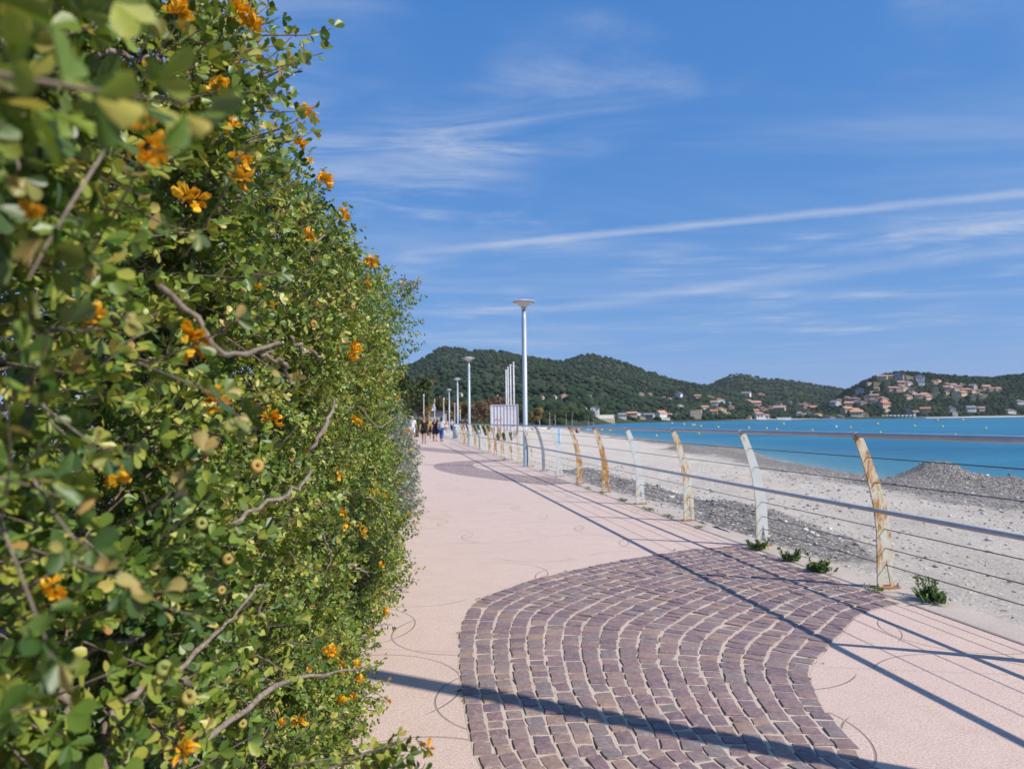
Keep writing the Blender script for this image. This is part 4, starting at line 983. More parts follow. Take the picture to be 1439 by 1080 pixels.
# ================================================================== BUOYS
by = MB(); by.ellipsoid((0, 0, .12), (.36, .36, .36), 14, 8); buoy_me = by.mesh('float', 'buoy_yellow', True); by2 = MB(); by2.ellipsoid((0, 0, .12), (.36, .36, .36), 14, 8); buoy_w = by2.mesh('float', 'buoy_white', True)
by = MB(); by.lathe([(.06, .44), (.06, .58), (.02, .6)], 8); eye_me = by.mesh('lifting_eye', 'buoy_yellow')
for i, (px, py) in enumerate(((845.3, 604.4), (857, 605), (961, 596.6), (973, 598), (976, 597.6), (984.8, 599.3), (1009, 600.7), (1052, 601.7), (1077, 602.2), (958.3, 603.5), (981.8, 609.5), (922.3, 612.3), (1091, 603.6), (1141.3, 605), (1175, 600), (1195, 601), (1237, 608), (1285, 599), (1324, 599.5), (1317, 590.5), (1353, 590.5), (1342.7, 611.5), (944, 595), (1101, 596), (1233, 596), (1385, 602))):
    g = gnd(px, py, SEA_Z); s = min(2.6, 3.3 * g.y / 1000 / 0.72); wh = i in (21, 14)
    th = thing('buoy', 'round white marker buoy floating on the sea' if wh else 'round yellow swimming zone buoy floating on the sea', 'buoy', (g.x, g.y, SEA_Z), 0, 'white marker buoys' if wh else 'yellow buoys in the bay')
    th.scale = (s,) * 3; obj('float', buoy_w if wh else buoy_me, th); obj('lifting_eye', eye_me, th)

# ================================================================== TREES AND BUILDINGS AT THE END OF THE PROMENADE
def fuzz(name, blobs, n, size, mat, parent, aspect=0.35, seed=0):
    """leafy crown: n small random faces through the blobs (cx,cy,cz,rx,ry,rz)"""
    R = np.random.default_rng(seed); B = np.array(blobs); w = B[:, 3] * B[:, 5]; k = R.choice(len(B), n, p=w / w.sum())
    d = R.standard_normal((n, 3)); d /= np.linalg.norm(d, axis=1)[:, None]; rad = R.uniform(0.35, 1.08, n) ** 0.5
    P = B[k, :3] + d * B[k, 3:6] * rad[:, None]
    a = R.standard_normal((n, 3)); a /= np.linalg.norm(a, axis=1)[:, None]; a = a + d * 0.5; a /= np.linalg.norm(a, axis=1)[:, None]
    c = np.cross(a, R.standard_normal((n, 3))); c /= np.linalg.norm(c, axis=1)[:, None]; s = size * R.uniform(.6, 1.4, n)[:, None]
    V = np.stack([P - c * s * aspect, P + a * s, P + c * s * aspect, P - a * s * .6], 1).reshape(-1, 3)
    F = np.array([[0, 1, 2], [0, 2, 3]])[None] + (np.arange(n) * 4)[:, None, None]
    tint = np.clip(0.5 + 0.28 * fsin(P[:, 0] * 1.3, P[:, 2] * 1.3, seed) + R.normal(0, .16, n), 0, 1)
    return tag(obj(name, npmesh(name, V, F.reshape(-1, 3), mat, False, np.repeat(tint, 4)), parent), kind='stuff')
def small_tree(nm, label, cat, px, Y, top_py, wpx, mat, seed, n=1500, size=.22, trunk_h=None, grp=None, z=0.0, shape=None):
    p = atY(px, top_py, Y); Hh = p.z - z; W = wpx * Y / 1000; R = random.Random(seed)
    th = thing(nm, label, cat, (p.x, Y, z), 0, grp); th0 = trunk_h if trunk_h is not None else Hh * .35
    mb = MB(); mb.tube([(0, 0, -.1), (.05, 0, th0 * .6), (.0, .05, Hh * .7)], [.16, .13, .06], 8); mb.build('trunk', 'bark_dark', th)
    for k in range(5):
        a = R.uniform(0, 2 * PI); mb = MB(); mb.tube([(0, 0, th0 * R.uniform(.6, 1)), (W * .2 * math.cos(a), W * .2 * math.sin(a), Hh * .6), (W * .38 * math.cos(a), W * .38 * math.sin(a), Hh * R.uniform(.65, .85))], [.09, .06, .02], 6); mb.build('branch', 'bark_dark', th)
    blobs = shape(W, Hh, R) if shape else [(R.uniform(-.32, .32) * W, R.uniform(-.3, .3) * W, th0 + (Hh - th0) * R.uniform(.15, .75), W * R.uniform(.17, .3), W * R.uniform(.17, .3), (Hh - th0) * R.uniform(.2, .3)) for _ in range(9)]
    fuzz('crown', blobs, n, size, mat, th, .35, seed); return th
small_tree('pine_tree', 'rounded green pine with browning lower crown beside the palm', 'tree', 587, 98, 521, 40, 'pine_needle', 5, 5200, .30, 3.2, 'pines at the end of the promenade')
small_tree('pine_tree', 'spreading olive green pine behind the grey shrub', 'tree', 570, 92, 519, 36, 'pine_needle', 6, 4200, .30, 3.0, 'pines at the end of the promenade')
small_tree('pine_tree', 'low bushy brownish pine in front of the palm trunk', 'tree', 596, 100, 545, 24, 'ochre_leaf', 8, 2200, .24, 2.0)
for i, (px, Y, ty, w_, mat, lab) in enumerate(((700, 118, 550, 34, 'tamarisk_leaf', 'brown feathery tamarisk behind the cabin, the tallest of its clump'), (683, 110, 560, 30, 'tamarisk_leaf', 'brown tamarisk bush left of the white cabin'), (673, 122, 563, 24, 'tamarisk_leaf', 'small greyish brown tamarisk between lamp post and cabin'),
                                           (652, 130, 562, 26, 'ochre_leaf', 'ochre tamarisk between the second and third lamp posts'), (634, 126, 560, 22, 'ochre_leaf', 'golden tamarisk right of the striped carousel roof'), (620, 128, 557, 18, 'ochre_leaf', 'golden leafy tree directly behind the grey kiosk'), (664, 135, 566, 26, 'tamarisk_leaf', 'dull brown tamarisk behind the nearest far lamp'),
                                           (712, 130, 556, 26, 'tamarisk_leaf', 'brown tamarisk behind the flagpoles'), (748, 170, 572, 30, 'ochre_leaf', 'ochre shrub right of the largest lamp post'), (735, 160, 568, 26, 'pine_needle', 'green shrub behind the cabin and lamp post'), (775, 260, 575, 34, 'pine_needle', 'green shrubby tree behind the far beach'), (800, 300, 577, 36, 'pine_needle', 'leafy tree above the beached dinghies'))):
    small_tree('tamarisk' if 'tamarisk' in lab else 'shrub_tree', lab, 'tree', px, Y, ty, w_, mat, 20 + i, 2300, .26 * Y / 120)
for i, (px, Y, ty, w_, lab) in enumerate(((682, 75, 586, 16, 'low clipped green bush left of the cabin'), (670, 80, 588, 14, 'low green bush behind the railing end'), (601, 72, 588, 22, 'low green planting behind the walking people'), (586, 66, 582, 14, 'green bush behind the man in white'), (616, 84, 587, 14, 'small green bush in front of the grey kiosk'))):
    small_tree('bush', lab, 'bush', px, Y, ty, w_, 'weed_leaf', 60 + i, 900, .12, .2)
for i, (px, lab) in enumerate(((700, 'small green plant at the left foot of the cabin'), (708, 'green plant below the cabin door'), (717, 'green plant at the right foot of the cabin'))):
    small_tree('bush', lab, 'bush', px, 57, 606.5, 7, 'weed_leaf', 80 + i, 260, .06, .1, None, -0.05)
# palm
p = atY(601, 531, 112); palm = thing('palm_tree', 'tall palm with shaggy brown skirt above the striped carousel', 'tree', (p.x, 112, 0))
mb = MB(); mb.tube([(0, 0, 0), (.15, 0, p.z * .5), (0, 0, p.z)], [.30, .24, .26], 10); mb.build('trunk', 'bark', palm)
fuzz('skirt', [(0, 0, p.z - 1.0, .5, .5, .9)], 500, .35, 'tamarisk_leaf', palm, .15, 4)
rr = random.Random(9)
for k in range(22):
    a = k * 2.4; el = rr.uniform(-.5, 1.2); Lf = rr.uniform(1.0, 1.5); d = Vector((math.cos(a) * math.cos(el), math.sin(a) * math.cos(el), math.sin(el)))
    mb = MB(); pts = []
    for s in np.linspace(0, 1, 6): pts.append(Vector((0, 0, p.z)) + d * Lf * s + Vector((0, 0, -.55 * s * s)))
    sd_ = d.cross(Vector((0, 0, 1))).normalized()
    for i in range(5):
        w_ = .30 * math.sin(PI * (i + .6) / 5.6)
        for s in (-1, 1):
            mb.add([pts[i], pts[i + 1], pts[i + 1] + sd_ * s * w_ + d * .12 + Vector((0, 0, .02)), pts[i] + sd_ * s * w_ * .6 + d * .22], [(0, 1, 2), (0, 2, 3)])
    me = mb.mesh('frond', 'palm_leaf'); at = me.attributes.new('tint', 'FLOAT', 'POINT'); at.data.foreach_set('value', [0.2 + .7 * (el < 0)] * len(me.vertices)); obj('frond', me, palm)
# kiosk, carousel, parasol
a_ = atY(581, 577, 120); b_ = atY(624.5, 577, 120); W = b_.x - a_.x
th = thing('kiosk', 'low grey kiosk with flat dark roof at the end of the promenade', 'kiosk', ((a_.x + b_.x) / 2, 120, 0))
mb = MB(); mb.box(-W / 2, W / 2, 0, 4, 0, a_.z - .25); mb.build('wall', 'kiosk_grey', th); mb = MB(); mb.box(-W / 2 - .3, W / 2 + .3, -.4, 4.3, a_.z - .249, a_.z); mb.build('roof', 'dark_roof', th)
for k in range(4): mb = MB(); x_ = -W / 2 + (k + .5) * W / 4; mb.box(x_ - .45, x_ + .45, -.03, .0, .9, 2.1); mb.build('shutter', 'cabin_side', th)
c_ = atY(604.5, 559, 132); e_ = atY(596, 577, 132); R_c = 1.55
th = thing('carousel', 'carousel with blue, white and yellow striped pointed roof behind the kiosk', 'carousel', (c_.x, 132, 0))
for k in range(12):
    a0, a1 = 2 * PI * k / 12, 2 * PI * (k + 1) / 12; mb = MB(); pr = [(R_c, e_.z), (R_c * .55, e_.z + (c_.z - e_.z) * .35), (R_c * .25, e_.z + (c_.z - e_.z) * .68), (.04, c_.z)]
    vs_ = [(r_ * math.cos(a), r_ * math.sin(a), z_) for r_, z_ in pr for a in (a0, a1)]
    mb.add(vs_, [(0, 1, 3, 2), (2, 3, 5, 4), (4, 5, 7, 6)]); mb.build('roof_panel', ('stripe_yellow', 'stripe_blue', 'stripe_white')[k % 3], th)
mb = MB(); mb.lathe([(.12, 0), (.12, c_.z - .3), (.03, c_.z + .9)], 8); mb.build('mast', 'white_metal', th); mb = MB(); mb.lathe([(R_c - .1, 0), (R_c - .1, .4)], 20); mb.build('platform', 'stripe_blue', th)
p = atY(589, 571, 105); th = thing('parasol', 'red topped dark edged parasol left of the carousel', 'parasol', (p.x, 105, 0))
mb = MB(); mb.lathe([(.72, p.z - .38), (.35, p.z - .12), (.03, p.z)], 12); mb.build('canopy', 'awning_red', th); mb = MB(); mb.lathe([(.74, p.z - .62), (.73, p.z - .381)], 12); mb.build('valance', 'awning_dark', th); mb = MB(); mb.tube([(0, 0, 0), (0, 0, p.z - .3)], .03, 6); mb.build('pole', 'dark_roof', th)

# ================================================================== PEOPLE
def skin_mesh(name, joints, edges, mat, sub=1):
    me = bpy.data.meshes.new(name); me.from_pydata([j[0] for j in joints], edges, []); o = bpy.data.objects.new(name, me); COL.objects.link(o)
    md = o.modifiers.new('s', 'SKIN'); md.use_smooth_shade = True
    for i, j in enumerate(joints): me.skin_vertices[0].data[i].radius = tuple(q_ * 1.14 for q_ in (j[1] if isinstance(j[1], tuple) else (j[1], j[1])))
    me.skin_vertices[0].data[0].use_root = True
    s_ = o.modifiers.new('d', 'SUBSURF'); s_.levels = sub; s_.render_levels = sub
    dg = bpy.context.evaluated_depsgraph_get(); nm = bpy.data.meshes.new_from_object(o.evaluated_get(dg)); bpy.data.objects.remove(o)
    nm.materials.clear(); nm.materials.append(MATS[mat]); nm.name = name; return nm
def person(label, loc, rz, top, bottom, hair, skin='skin', stride=.25, height=1.72, dress=False, long_trousers=False, bag=None, sit=False, long_hair=False, sleeve=True):
    th = thing('person', label, 'person', loc, rz); k = height / 1.74; th.scale = (k, k, k)
    dz_ = -0.60 if sit else 0.0
    J = {}
    J['pel'] = (0, 0, .95 + dz_); J['wai'] = (0, .0, 1.10 + dz_); J['che'] = (0, 0, 1.30 + dz_); J['nek'] = (0, .01, 1.47 + dz_); J['hd0'] = (0, -.01, 1.56 + dz_); J['hd1'] = (0, -.01, 1.66 + dz_); J['hd2'] = (0, 0, 1.72 + dz_)
    for s, nm in ((-1, 'L'), (1, 'R')):
        f = stride * s
        J['sh' + nm] = (s * .18, 0, 1.41 + dz_); J['el' + nm] = (s * .235, f * .35 + .02, 1.14 + dz_); J['wr' + nm] = (s * .245, f * .75 - .05, .90 + dz_); J['ha' + nm] = (s * .24, f * .85 - .07, .83 + dz_)
        J['hi' + nm] = (s * .095, 0, .90 + dz_)
        if sit:
            J['kn' + nm] = (s * .12, -.40, .42); J['an' + nm] = (s * .13, -.62, .08); J['to' + nm] = (s * .14, -.80, .05)
        else:
            J['kn' + nm] = (s * .10, -f * .55 - .03, .50); J['an' + nm] = (s * .10, -f * 1.05 + (.08 if f < 0 else 0), .09 + (.04 if f < 0 else 0)); J['to' + nm] = (s * .11, -f * 1.05 - .13 + (.08 if f < 0 else 0), .035)
    Rd = {'pel': (.145, .10), 'wai': (.125, .09), 'che': (.150, .10), 'nek': (.052, .052), 'hd0': (.070, .085), 'hd1': (.078, .095), 'hd2': (.05, .06), 'sh': .058, 'el': .042, 'wr': .029, 'ha': (.036, .022), 'hi': .085, 'kn': .056, 'an': .038, 'to': .036}
    names = list(J); joints = [(J[n], Rd.get(n, Rd.get(n[:-1]))) for n in names]; ix = {n: i for i, n in enumerate(names)}
    ed = [('pel', 'wai'), ('wai', 'che'), ('che', 'nek'), ('nek', 'hd0'), ('hd0', 'hd1'), ('hd1', 'hd2')]
    for n in 'LR': ed += [('che', 'sh' + n), ('sh' + n, 'el' + n), ('el' + n, 'wr' + n), ('wr' + n, 'ha' + n), ('pel', 'hi' + n), ('hi' + n, 'kn' + n), ('kn' + n, 'an' + n), ('an' + n, 'to' + n)]
    me = skin_mesh('body', joints, [(ix[a], ix[b]) for a, b in ed], skin)
    # fingers, nose and ears grown into the same mesh
    ex = MB()
    for s, n in ((-1, 'L'), (1, 'R')):
        h_ = Vector(J['ha' + n])
        for q in range(4):
            b0 = h_ + Vector((0, -.022 + q * .015, -.01)); ex.tube([b0, b0 + Vector((-s * .006, -.004, -.04 - .008 * (q in (1, 2)))), b0 + Vector((-s * .018, -.006, -.072 - .012 * (q in (1, 2))))], [.0085, .008, .006], 5)
        b0 = h_ + Vector((-s * .01, -.03, .025)); ex.tube([b0, b0 + Vector((-s * .012, -.02, -.025)), b0 + Vector((-s * .016, -.026, -.055))], [.010, .009, .007], 5)
        ex.ellipsoid((s * .076, .0, 1.615 + dz_), (.014, .022, .032), 6, 4)
    ex.ellipsoid((0, -.105, 1.60 + dz_), (.014, .022, .026), 6, 4); ex.ellipsoid((0, -.088, 1.555 + dz_), (.026, .012, .008), 6, 4)
    bm = bmesh.new(); bm.from_mesh(me); tm = ex.mesh('x', skin, True); bm.from_mesh(tm); bm.to_mesh(me); bm.free()
    obj('body', me, th)
    ez = MB()
    for s in (-1, 1): ez.ellipsoid((s * .032, -.093, 1.635 + dz_), (.012, .008, .008), 6, 4)
    ez.build('eyes', 'hair_dark', th)
    G = lambda *ns: [n for n in ns]
    def cloth(name, spec, edges, mat):
        nm_ = [n for n, _ in spec]; jx = [((J[n] if isinstance(n, str) else n), r_) for n, r_ in spec]
        obj(name, skin_mesh(name, jx, edges, mat), th)
    arm = .068
    spec = [('che', (.168, .118)), ('wai', (.148, .112)), ('pel', (.160, .122)), ('shL', .074), ('shR', .074), ('nek', (.060, .058)), ((0, 0, .84 + dz_), (.160, .122))]; e_ = [(0, 1), (1, 2), (0, 3), (0, 4), (0, 5), (2, 6)]
    if sleeve:
        for n in 'LR':
            a_, b_ = Vector(J['sh' + n]), Vector(J['el' + n]); spec.append((tuple(a_.lerp(b_, .72)), .064)); e_.append((3 if n == 'L' else 4, len(spec) - 1))
    obj('shirt', skin_mesh('shirt', [((J[n] if isinstance(n, str) else n), r_) for n, r_ in spec], e_, top), th)
    if dress:
        mb = MB(); prof = [(.150, 1.10), (.19, .95), (.235, .70), (.25, .55)]
        mb.lathe([(r_, z_ + dz_) for r_, z_ in prof[::-1]], 18); o = mb.build('skirt', bottom, th, True); o.scale = (1, .8, 1)
    else:
        fr = .80 if long_trousers else .40
        spec = [('pel', (.162, .122)), ('hiL', .108), ('hiR', .108)]; e_ = [(0, 1), (0, 2)]
        for n in 'LR':
            a_, b_ = Vector(J['hi' + n]), Vector(J['kn' + n]); c_ = Vector(J['an' + n])
            if long_trousers:
                spec += [(tuple(b_), .074), (tuple(b_.lerp(c_, .85)), .062)]; e_ += [(1 if n == 'L' else 2, len(spec) - 2), (len(spec) - 2, len(spec) - 1)]
            else:
                spec += [(tuple(a_.lerp(b_, .75)), .098)]; e_ += [(1 if n == 'L' else 2, len(spec) - 1)]
        obj('trousers' if long_trousers else 'shorts', skin_mesh('trousers', [((J[n] if isinstance(n, str) else n), r_) for n, r_ in spec], e_, bottom), th)
    hb = MB(); hb.ellipsoid((0, .022, 1.668 + dz_), (.088, .100, .088), 12, 8)
    if long_hair: hb.ellipsoid((0, .065, 1.56 + dz_), (.095, .055, .15), 10, 6)
    hb.build('hair', hair, th, True)
    for n in 'LR':
        mb = MB(); a_, b_ = Vector(J['an' + n]), Vector(J['to' + n]); mb.ellipsoid(tuple((a_.lerp(b_, .6)) + Vector((0, 0, -.03))), (.046, .125, .042), 10, 6); mb.build('shoe', 'shoe_dark', th, True)
    if bag: mb = MB(); mb.ellipsoid((-.27, .02, .86), (.07, .15, .17), 10, 6); mb.tube([(-.27, .0, 1.0), (-.2, .0, 1.25), (-.16, 0, 1.46)], .012, 5); mb.build('bag', bag, th, True)
    return th
def stand(px, feet_py, Y=None):
    g = gnd(px, feet_py); return (g.x, g.y, 0)
person('man in black t-shirt and black shorts walking towards the viewer', stand(596, 622.8), 0.05, 'cloth_black', 'cloth_black', 'hair_dark', 'skin_tan', .22, 1.80)
person('woman in dark dress with black bag walking away beside the jeans wearer', stand(611.5, 620), PI + .1, 'cloth_navy', 'cloth_navy', 'hair_grey', 'skin', .22, 1.66, dress=True, bag='cloth_black')
person('woman in light grey top and blue jeans walking away', stand(620.5, 620), PI - .1, 'cloth_lightgrey', 'cloth_jeans', 'hair_dark', 'skin', .2, 1.72, long_trousers=True, long_hair=True)
person('person in yellow top and dark skirt walking beyond the man in black', stand(606.5, 616), PI + .2, 'cloth_yellow', 'cloth_black', 'hair_blond', 'skin', .2, 1.68, dress=True, bag='cloth_black')
person('man in white shirt half hidden by the grey shrub', stand(579.5, 621.5), PI - .2, 'cloth_white', 'cloth_white', 'hair_grey', 'skin', .2, 1.80)
person('person in green and white walking far behind the group', stand(587, 609.5), PI, 'cloth_white', 'cloth_teal', 'hair_dark', 'skin', .2, 1.72, long_trousers=True)
person('person in navy top beside the far lamp post', stand(650, 611.5), PI, 'cloth_navy', 'cloth_teal', 'hair_dark', 'skin', .15, 1.75, long_trousers=True)
person('person in black standing near the railing end', stand(656.5, 611), PI * .9, 'cloth_black', 'cloth_black', 'hair_dark', 'skin', .1, 1.72, long_trousers=True)
person('person in pink walking far off between the lamps', stand(628, 607.5), PI, 'cloth_pink', 'cloth_white', 'hair_dark', 'skin', .2, 1.7)
person('person in light clothes walking far off by the third lamp', stand(635, 606.5), 0, 'cloth_lightgrey', 'cloth_navy', 'hair_grey', 'skin', .2, 1.7, long_trousers=True)
X, Y, Z = beach_pt(810.5, 609)
person('person in red sitting on the sand at the water', (X, Y, Z), PI * .8, 'cloth_red', 'cloth_navy', 'hair_dark', 'skin', .1, 1.75, long_trousers=True, sit=True)
for px, py, c1, lab in ((779.5, 601.5, 'cloth_black', 'tiny person in black standing on the far sand'), (789.5, 600, 'cloth_navy', 'tiny person in navy on the far sand right of the shower'), (782, 598.5, 'cloth_teal', 'tiny person in teal farther along the sand')):
    X, Y, Z = beach_pt(px, py); person(lab, (X, Y, Z), random.uniform(0, 6), c1, 'cloth_black', 'hair_dark', 'skin', .15, 1.7, long_trousers=True)

# ================================================================== HEDGE
FX = [(-.6, -0.22), (0.3, -0.30), (0.6, -0.385), (0.8, -0.43), (1.2, -0.49), (1.8, -0.56), (2.5, -0.625), (2.9, -0.67), (3.5, -0.77), (4.2, -0.84), (5, -0.88), (6, -0.93), (6.8, -1.02), (7.4, -1.22), (8, -1.45), (9, -1.75), (10.5, -2.0)]
HX = [(0.3, 2.6), (1.2, 2.5), (1.5, 2.42), (1.9, 2.44), (2.3, 2.3), (2.6, 2.28), (3.4, 2.42), (4.2, 2.52), (4.7, 2.4), (5.5, 2.5), (6.5, 2.70), (7.3, 2.76), (8, 2.35), (9.5, 1.95), (10.5, 1.8)]
def front(Y, z):
    Y = np.asarray(Y, float); z = np.asarray(z, float)
    x = np.interp(Y, [p[0] for p in FX], [p[1] for p in FX]); H = np.interp(Y, [p[0] for p in HX], [p[1] for p in HX])
    x = x + 0.05 * np.clip(1 - z / 0.6, 0, 1) - 0.07 * np.exp(-((z - 1.25) / 0.35) ** 2)
    tq = np.clip((z - (H - 0.45)) / 0.45, 0, 1); x = x - 0.20 * (1 - np.sqrt(np.maximum(1 - tq * tq, 0)))
    x = x + 0.14 * np.exp(-((z - 2.55) / .3) ** 2 - ((Y - 6.9) / .7) ** 2)
    return x + 0.125 * fsin(Y * 2.1, z * 2.4, 1.0) + 0.05 * fsin(Y * 6.5, z * 7.0, 2.0)
LEAF_V = np.array([(0, 0, 0), (-.19, .34, .05), (-.31, .72, .075), (0, 1.0, .0), (.31, .72, .075), (.19, .34, .05)])
LEAF_F = np.array([(0, 3, 2), (0, 2, 1), (0, 5, 4), (0, 4, 3)])
LEAF_V2 = np.array([(0, 0, 0), (0, .55, 0), (-.13, .20, .03), (-.25, .46, .06), (-.32, .72, .075), (-.20, .94, .05), (0, .99, .0), (.20, .94, .05), (.32, .72, .075), (.25, .46, .06), (.13, .20, .03)])
LEAF_F2 = np.array([(0, 1, 2), (2, 1, 3), (3, 1, 4), (4, 1, 5), (5, 1, 6), (6, 1, 7), (7, 1, 8), (8, 1, 9), (9, 1, 10), (10, 1, 0)])
def unit(a): return a / np.maximum(np.linalg.norm(a, axis=-1, keepdims=True), 1e-9)
def leaf_frames(R, B, D, nodes, lsize, length):
    """trifoliate leaves along twigs: B base (n,3), D direction (n,3) -> positions, dirs, normals, sizes for 3*nodes leaflets each"""
    n = len(B); s = np.linspace(0.25, 1.0, nodes)[None, :] + R.uniform(-.04, .04, (n, nodes))
    bend = unit(R.standard_normal((n, 3)) * .5 + np.array([0, 0, .5])) * .22
    pos = B[:, None] + D[:, None] * (s * length[:, None])[..., None] + bend[:, None] * ((s ** 2) * length[:, None])[..., None]
    o = unit(np.cross(D, np.array([0.13, 0.27, 0.95]))); p = np.cross(D, o)
    az = np.arange(nodes)[None] * 2.4 + R.uniform(0, 6.28, (n, 1))
    radial = o[:, None] * np.cos(az)[..., None] + p[:, None] * np.sin(az)[..., None]
    ld = unit(D[:, None] * (0.35 + 0.55 * s)[..., None] + radial * 0.85 + R.standard_normal((n, nodes, 3)) * .22)
    sun_n = np.array(tuple(SUN_DIR))
    nr = R.standard_normal((n, nodes, 3)) * .55 + D[:, None] * .45 + sun_n * .45
    nr = unit(nr - ld * np.sum(nr * ld, -1, keepdims=True)); sd_ = np.cross(ld, nr)
    pet = pos + ld * (lsize * R.uniform(.35, .7, (n, nodes)))[..., None]
    P, Dd, Nn, S = [], [], [], []
    for a in (-1.0, 0.0, 1.0):
        d2 = unit(ld * math.cos(a) + sd_ * math.sin(a) + nr * .12 * abs(a) + R.standard_normal((n, nodes, 3)) * .10)
        n2 = nr + R.standard_normal((n, nodes, 3)) * .28; n2 = unit(n2 - d2 * np.sum(n2 * d2, -1, keepdims=True))
        P.append(pet); Dd.append(d2); Nn.append(n2); S.append(lsize * R.uniform(.65, 1.2, (n, nodes)) * (1.08 if a == 0 else .95))
    st = lambda q: np.stack(q, 2).reshape((n, nodes * 3) + q[0].shape[2:])
    return st(P), st(Dd), st(Nn), st(S), pos
def foliage(name, parent, R, B, D, nodes, lsize, tint_tw, mat, aspect=1.0, stems=True, fine=False):
    LV, LF = (LEAF_V2, LEAF_F2) if fine else (LEAF_V, LEAF_F); nv = len(LV)
    n = len(B); length = R.uniform(.09, .20, n)
    P, Dd, Nn, S, pos = leaf_frames(R, B, D, nodes, lsize, length)
    k = P.shape[1]; P = P.reshape(-1, 3); Dd = Dd.reshape(-1, 3); Nn = Nn.reshape(-1, 3); S = S.reshape(-1); X = np.cross(Dd, Nn)
    m_ = len(P); cup = R.uniform(.3, 2.6, m_)
    V = P[:, None] + S[:, None, None] * (LV[None, :, 0:1] * aspect * X[:, None] + LV[None, :, 1:2] * Dd[:, None] + LV[None, :, 2:3] * cup[:, None, None] * Nn[:, None])
    F = (LF[None] + (np.arange(m_) * nv)[:, None, None]).reshape(-1, 3)
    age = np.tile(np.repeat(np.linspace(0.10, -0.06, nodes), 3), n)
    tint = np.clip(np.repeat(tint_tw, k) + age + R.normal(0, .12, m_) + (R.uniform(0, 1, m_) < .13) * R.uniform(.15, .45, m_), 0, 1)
    o = obj(name, npmesh(name, V.reshape(-1, 3), F, mat, fine, np.repeat(tint, nv)), parent); tag(o, kind='stuff')
    if stems:
        # thin twig stems
        tip = pos[:, -1]; mid = pos[:, nodes // 2]; base_ = B - D * .05
        a = unit(np.cross(D, np.array([.2, .5, .8]))); b = np.cross(D, a); ring = np.stack([a, -.5 * a + .866 * b, -.5 * a - .866 * b], 1)
        rads = (.0026, .0019, .0010)
        VV = np.concatenate([q[:, None] + ring * r_ for q, r_ in zip((base_, mid, tip), rads)], 1).reshape(-1, 3)
        q = np.array([(i * 3 + j, i * 3 + (j + 1) % 3, i * 3 + 3 + (j + 1) % 3, i * 3 + 3 + j) for i in range(2) for j in range(3)])
        o = obj('twigs', npmesh('twigs', VV, (q[None] + (np.arange(n) * 9)[:, None, None]).reshape(-1, 4), 'bark'), parent); tag(o, kind='stuff')
def hedge_sites(R, n, y0, y1, dmean, zpow=1.0, sparse=True, per=7):
    """twig bases in clumps of about `per` that fan out from one branch end"""
    nc = int(n * 1.5 / per); Y = R.uniform(y0, y1, nc); H = np.interp(Y, [p[0] for p in HX], [p[1] for p in HX]); z = 0.04 + (H - .06) * R.uniform(0, 1, nc) ** zpow
    keep = np.ones(nc, bool)
    if sparse:
        low = (Y < 2.1) & (z < 1.12 - .22 * Y); keep &= ~(low & (R.uniform(0, 1, nc) < .80))
        gap = fsin(Y * 3.4, z * 3.1, 6.0); keep &= ~((gap > .38) & (R.uniform(0, 1, nc) < .68))
    Y, z, H = Y[keep], z[keep], H[keep]
    d = np.minimum(R.exponential(dmean, len(Y)), .9)
    C = np.stack([front(Y, z) - d - 0.16, Y, z], 1)
    topk = np.clip((z - (H - .5)) / .5, 0, 1)
    D = unit(np.stack([0.95 - .3 * topk, np.full(len(Y), -.30), 0.30 + .7 * topk], 1) + R.standard_normal((len(Y), 3)) * .30)
    C = np.repeat(C, per, 0); D = np.repeat(D, per, 0); d = np.repeat(d, per)
    fan = R.standard_normal((len(C), 3)) * .55
    D = unit(D + fan); P = C + D * R.uniform(.0, .07, (len(C), 1)) + R.standard_normal((len(C), 3)) * .02
    k = R.permutation(len(P))[:n]
    return P[k], D[k], d[k]
R1 = np.random.default_rng(21)
hedgeA = thing('flowering_shrub', 'big leafy shrub with yellow-orange flowers and coiled pods, its leaves filling half the view', 'shrub', (-1.0, 2.0, 0))
hedgeB = thing('flowering_shrub', 'orange-flowered shrub next to the grey leaved shrub, farther along the path', 'shrub', (-1.4, 6.8, 0))
def into(o, th):                        # keep world coordinates under a moved root
    o.matrix_parent_inverse = Matrix.Translation(-Vector(th.location)); return o
class Root:                              # parent wrapper that corrects the offset
    pass
_obj = obj
def obj(name, me, parent=None, loc=None, rz=0.0):
    o = _obj(name, me, parent, loc, rz)
    if parent in (hedgeA, hedgeB): into(o, parent)
    return o
def tints(R, P, base):
    return np.clip(base + .17 * fsin(P[:, 1] * 2.6, P[:, 2] * 2.9, 3.3) + R.normal(0, .10, len(P)), 0, 1)
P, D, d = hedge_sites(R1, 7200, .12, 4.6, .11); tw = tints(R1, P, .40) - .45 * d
ls_ = np.interp(P[:, 1], [.6, 1.0, 2.0, 3.0], [.027, .0255, .0225, .0215])[:, None]; nr_ = P[:, 1] < 1.45
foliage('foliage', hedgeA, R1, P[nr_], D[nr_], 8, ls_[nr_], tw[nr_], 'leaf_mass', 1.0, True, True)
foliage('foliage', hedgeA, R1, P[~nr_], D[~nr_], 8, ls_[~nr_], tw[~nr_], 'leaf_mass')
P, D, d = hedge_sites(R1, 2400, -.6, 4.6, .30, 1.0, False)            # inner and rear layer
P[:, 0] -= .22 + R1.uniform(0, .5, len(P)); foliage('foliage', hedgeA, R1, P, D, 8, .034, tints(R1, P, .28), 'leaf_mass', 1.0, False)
P, D, d = hedge_sites(R1, 3500, 4.3, 8.3, .11)
foliage('foliage', hedgeB, R1, P, D, 8, .0225, tints(R1, P, .38) - .45 * d, 'leaf_mass', 1.0, False)
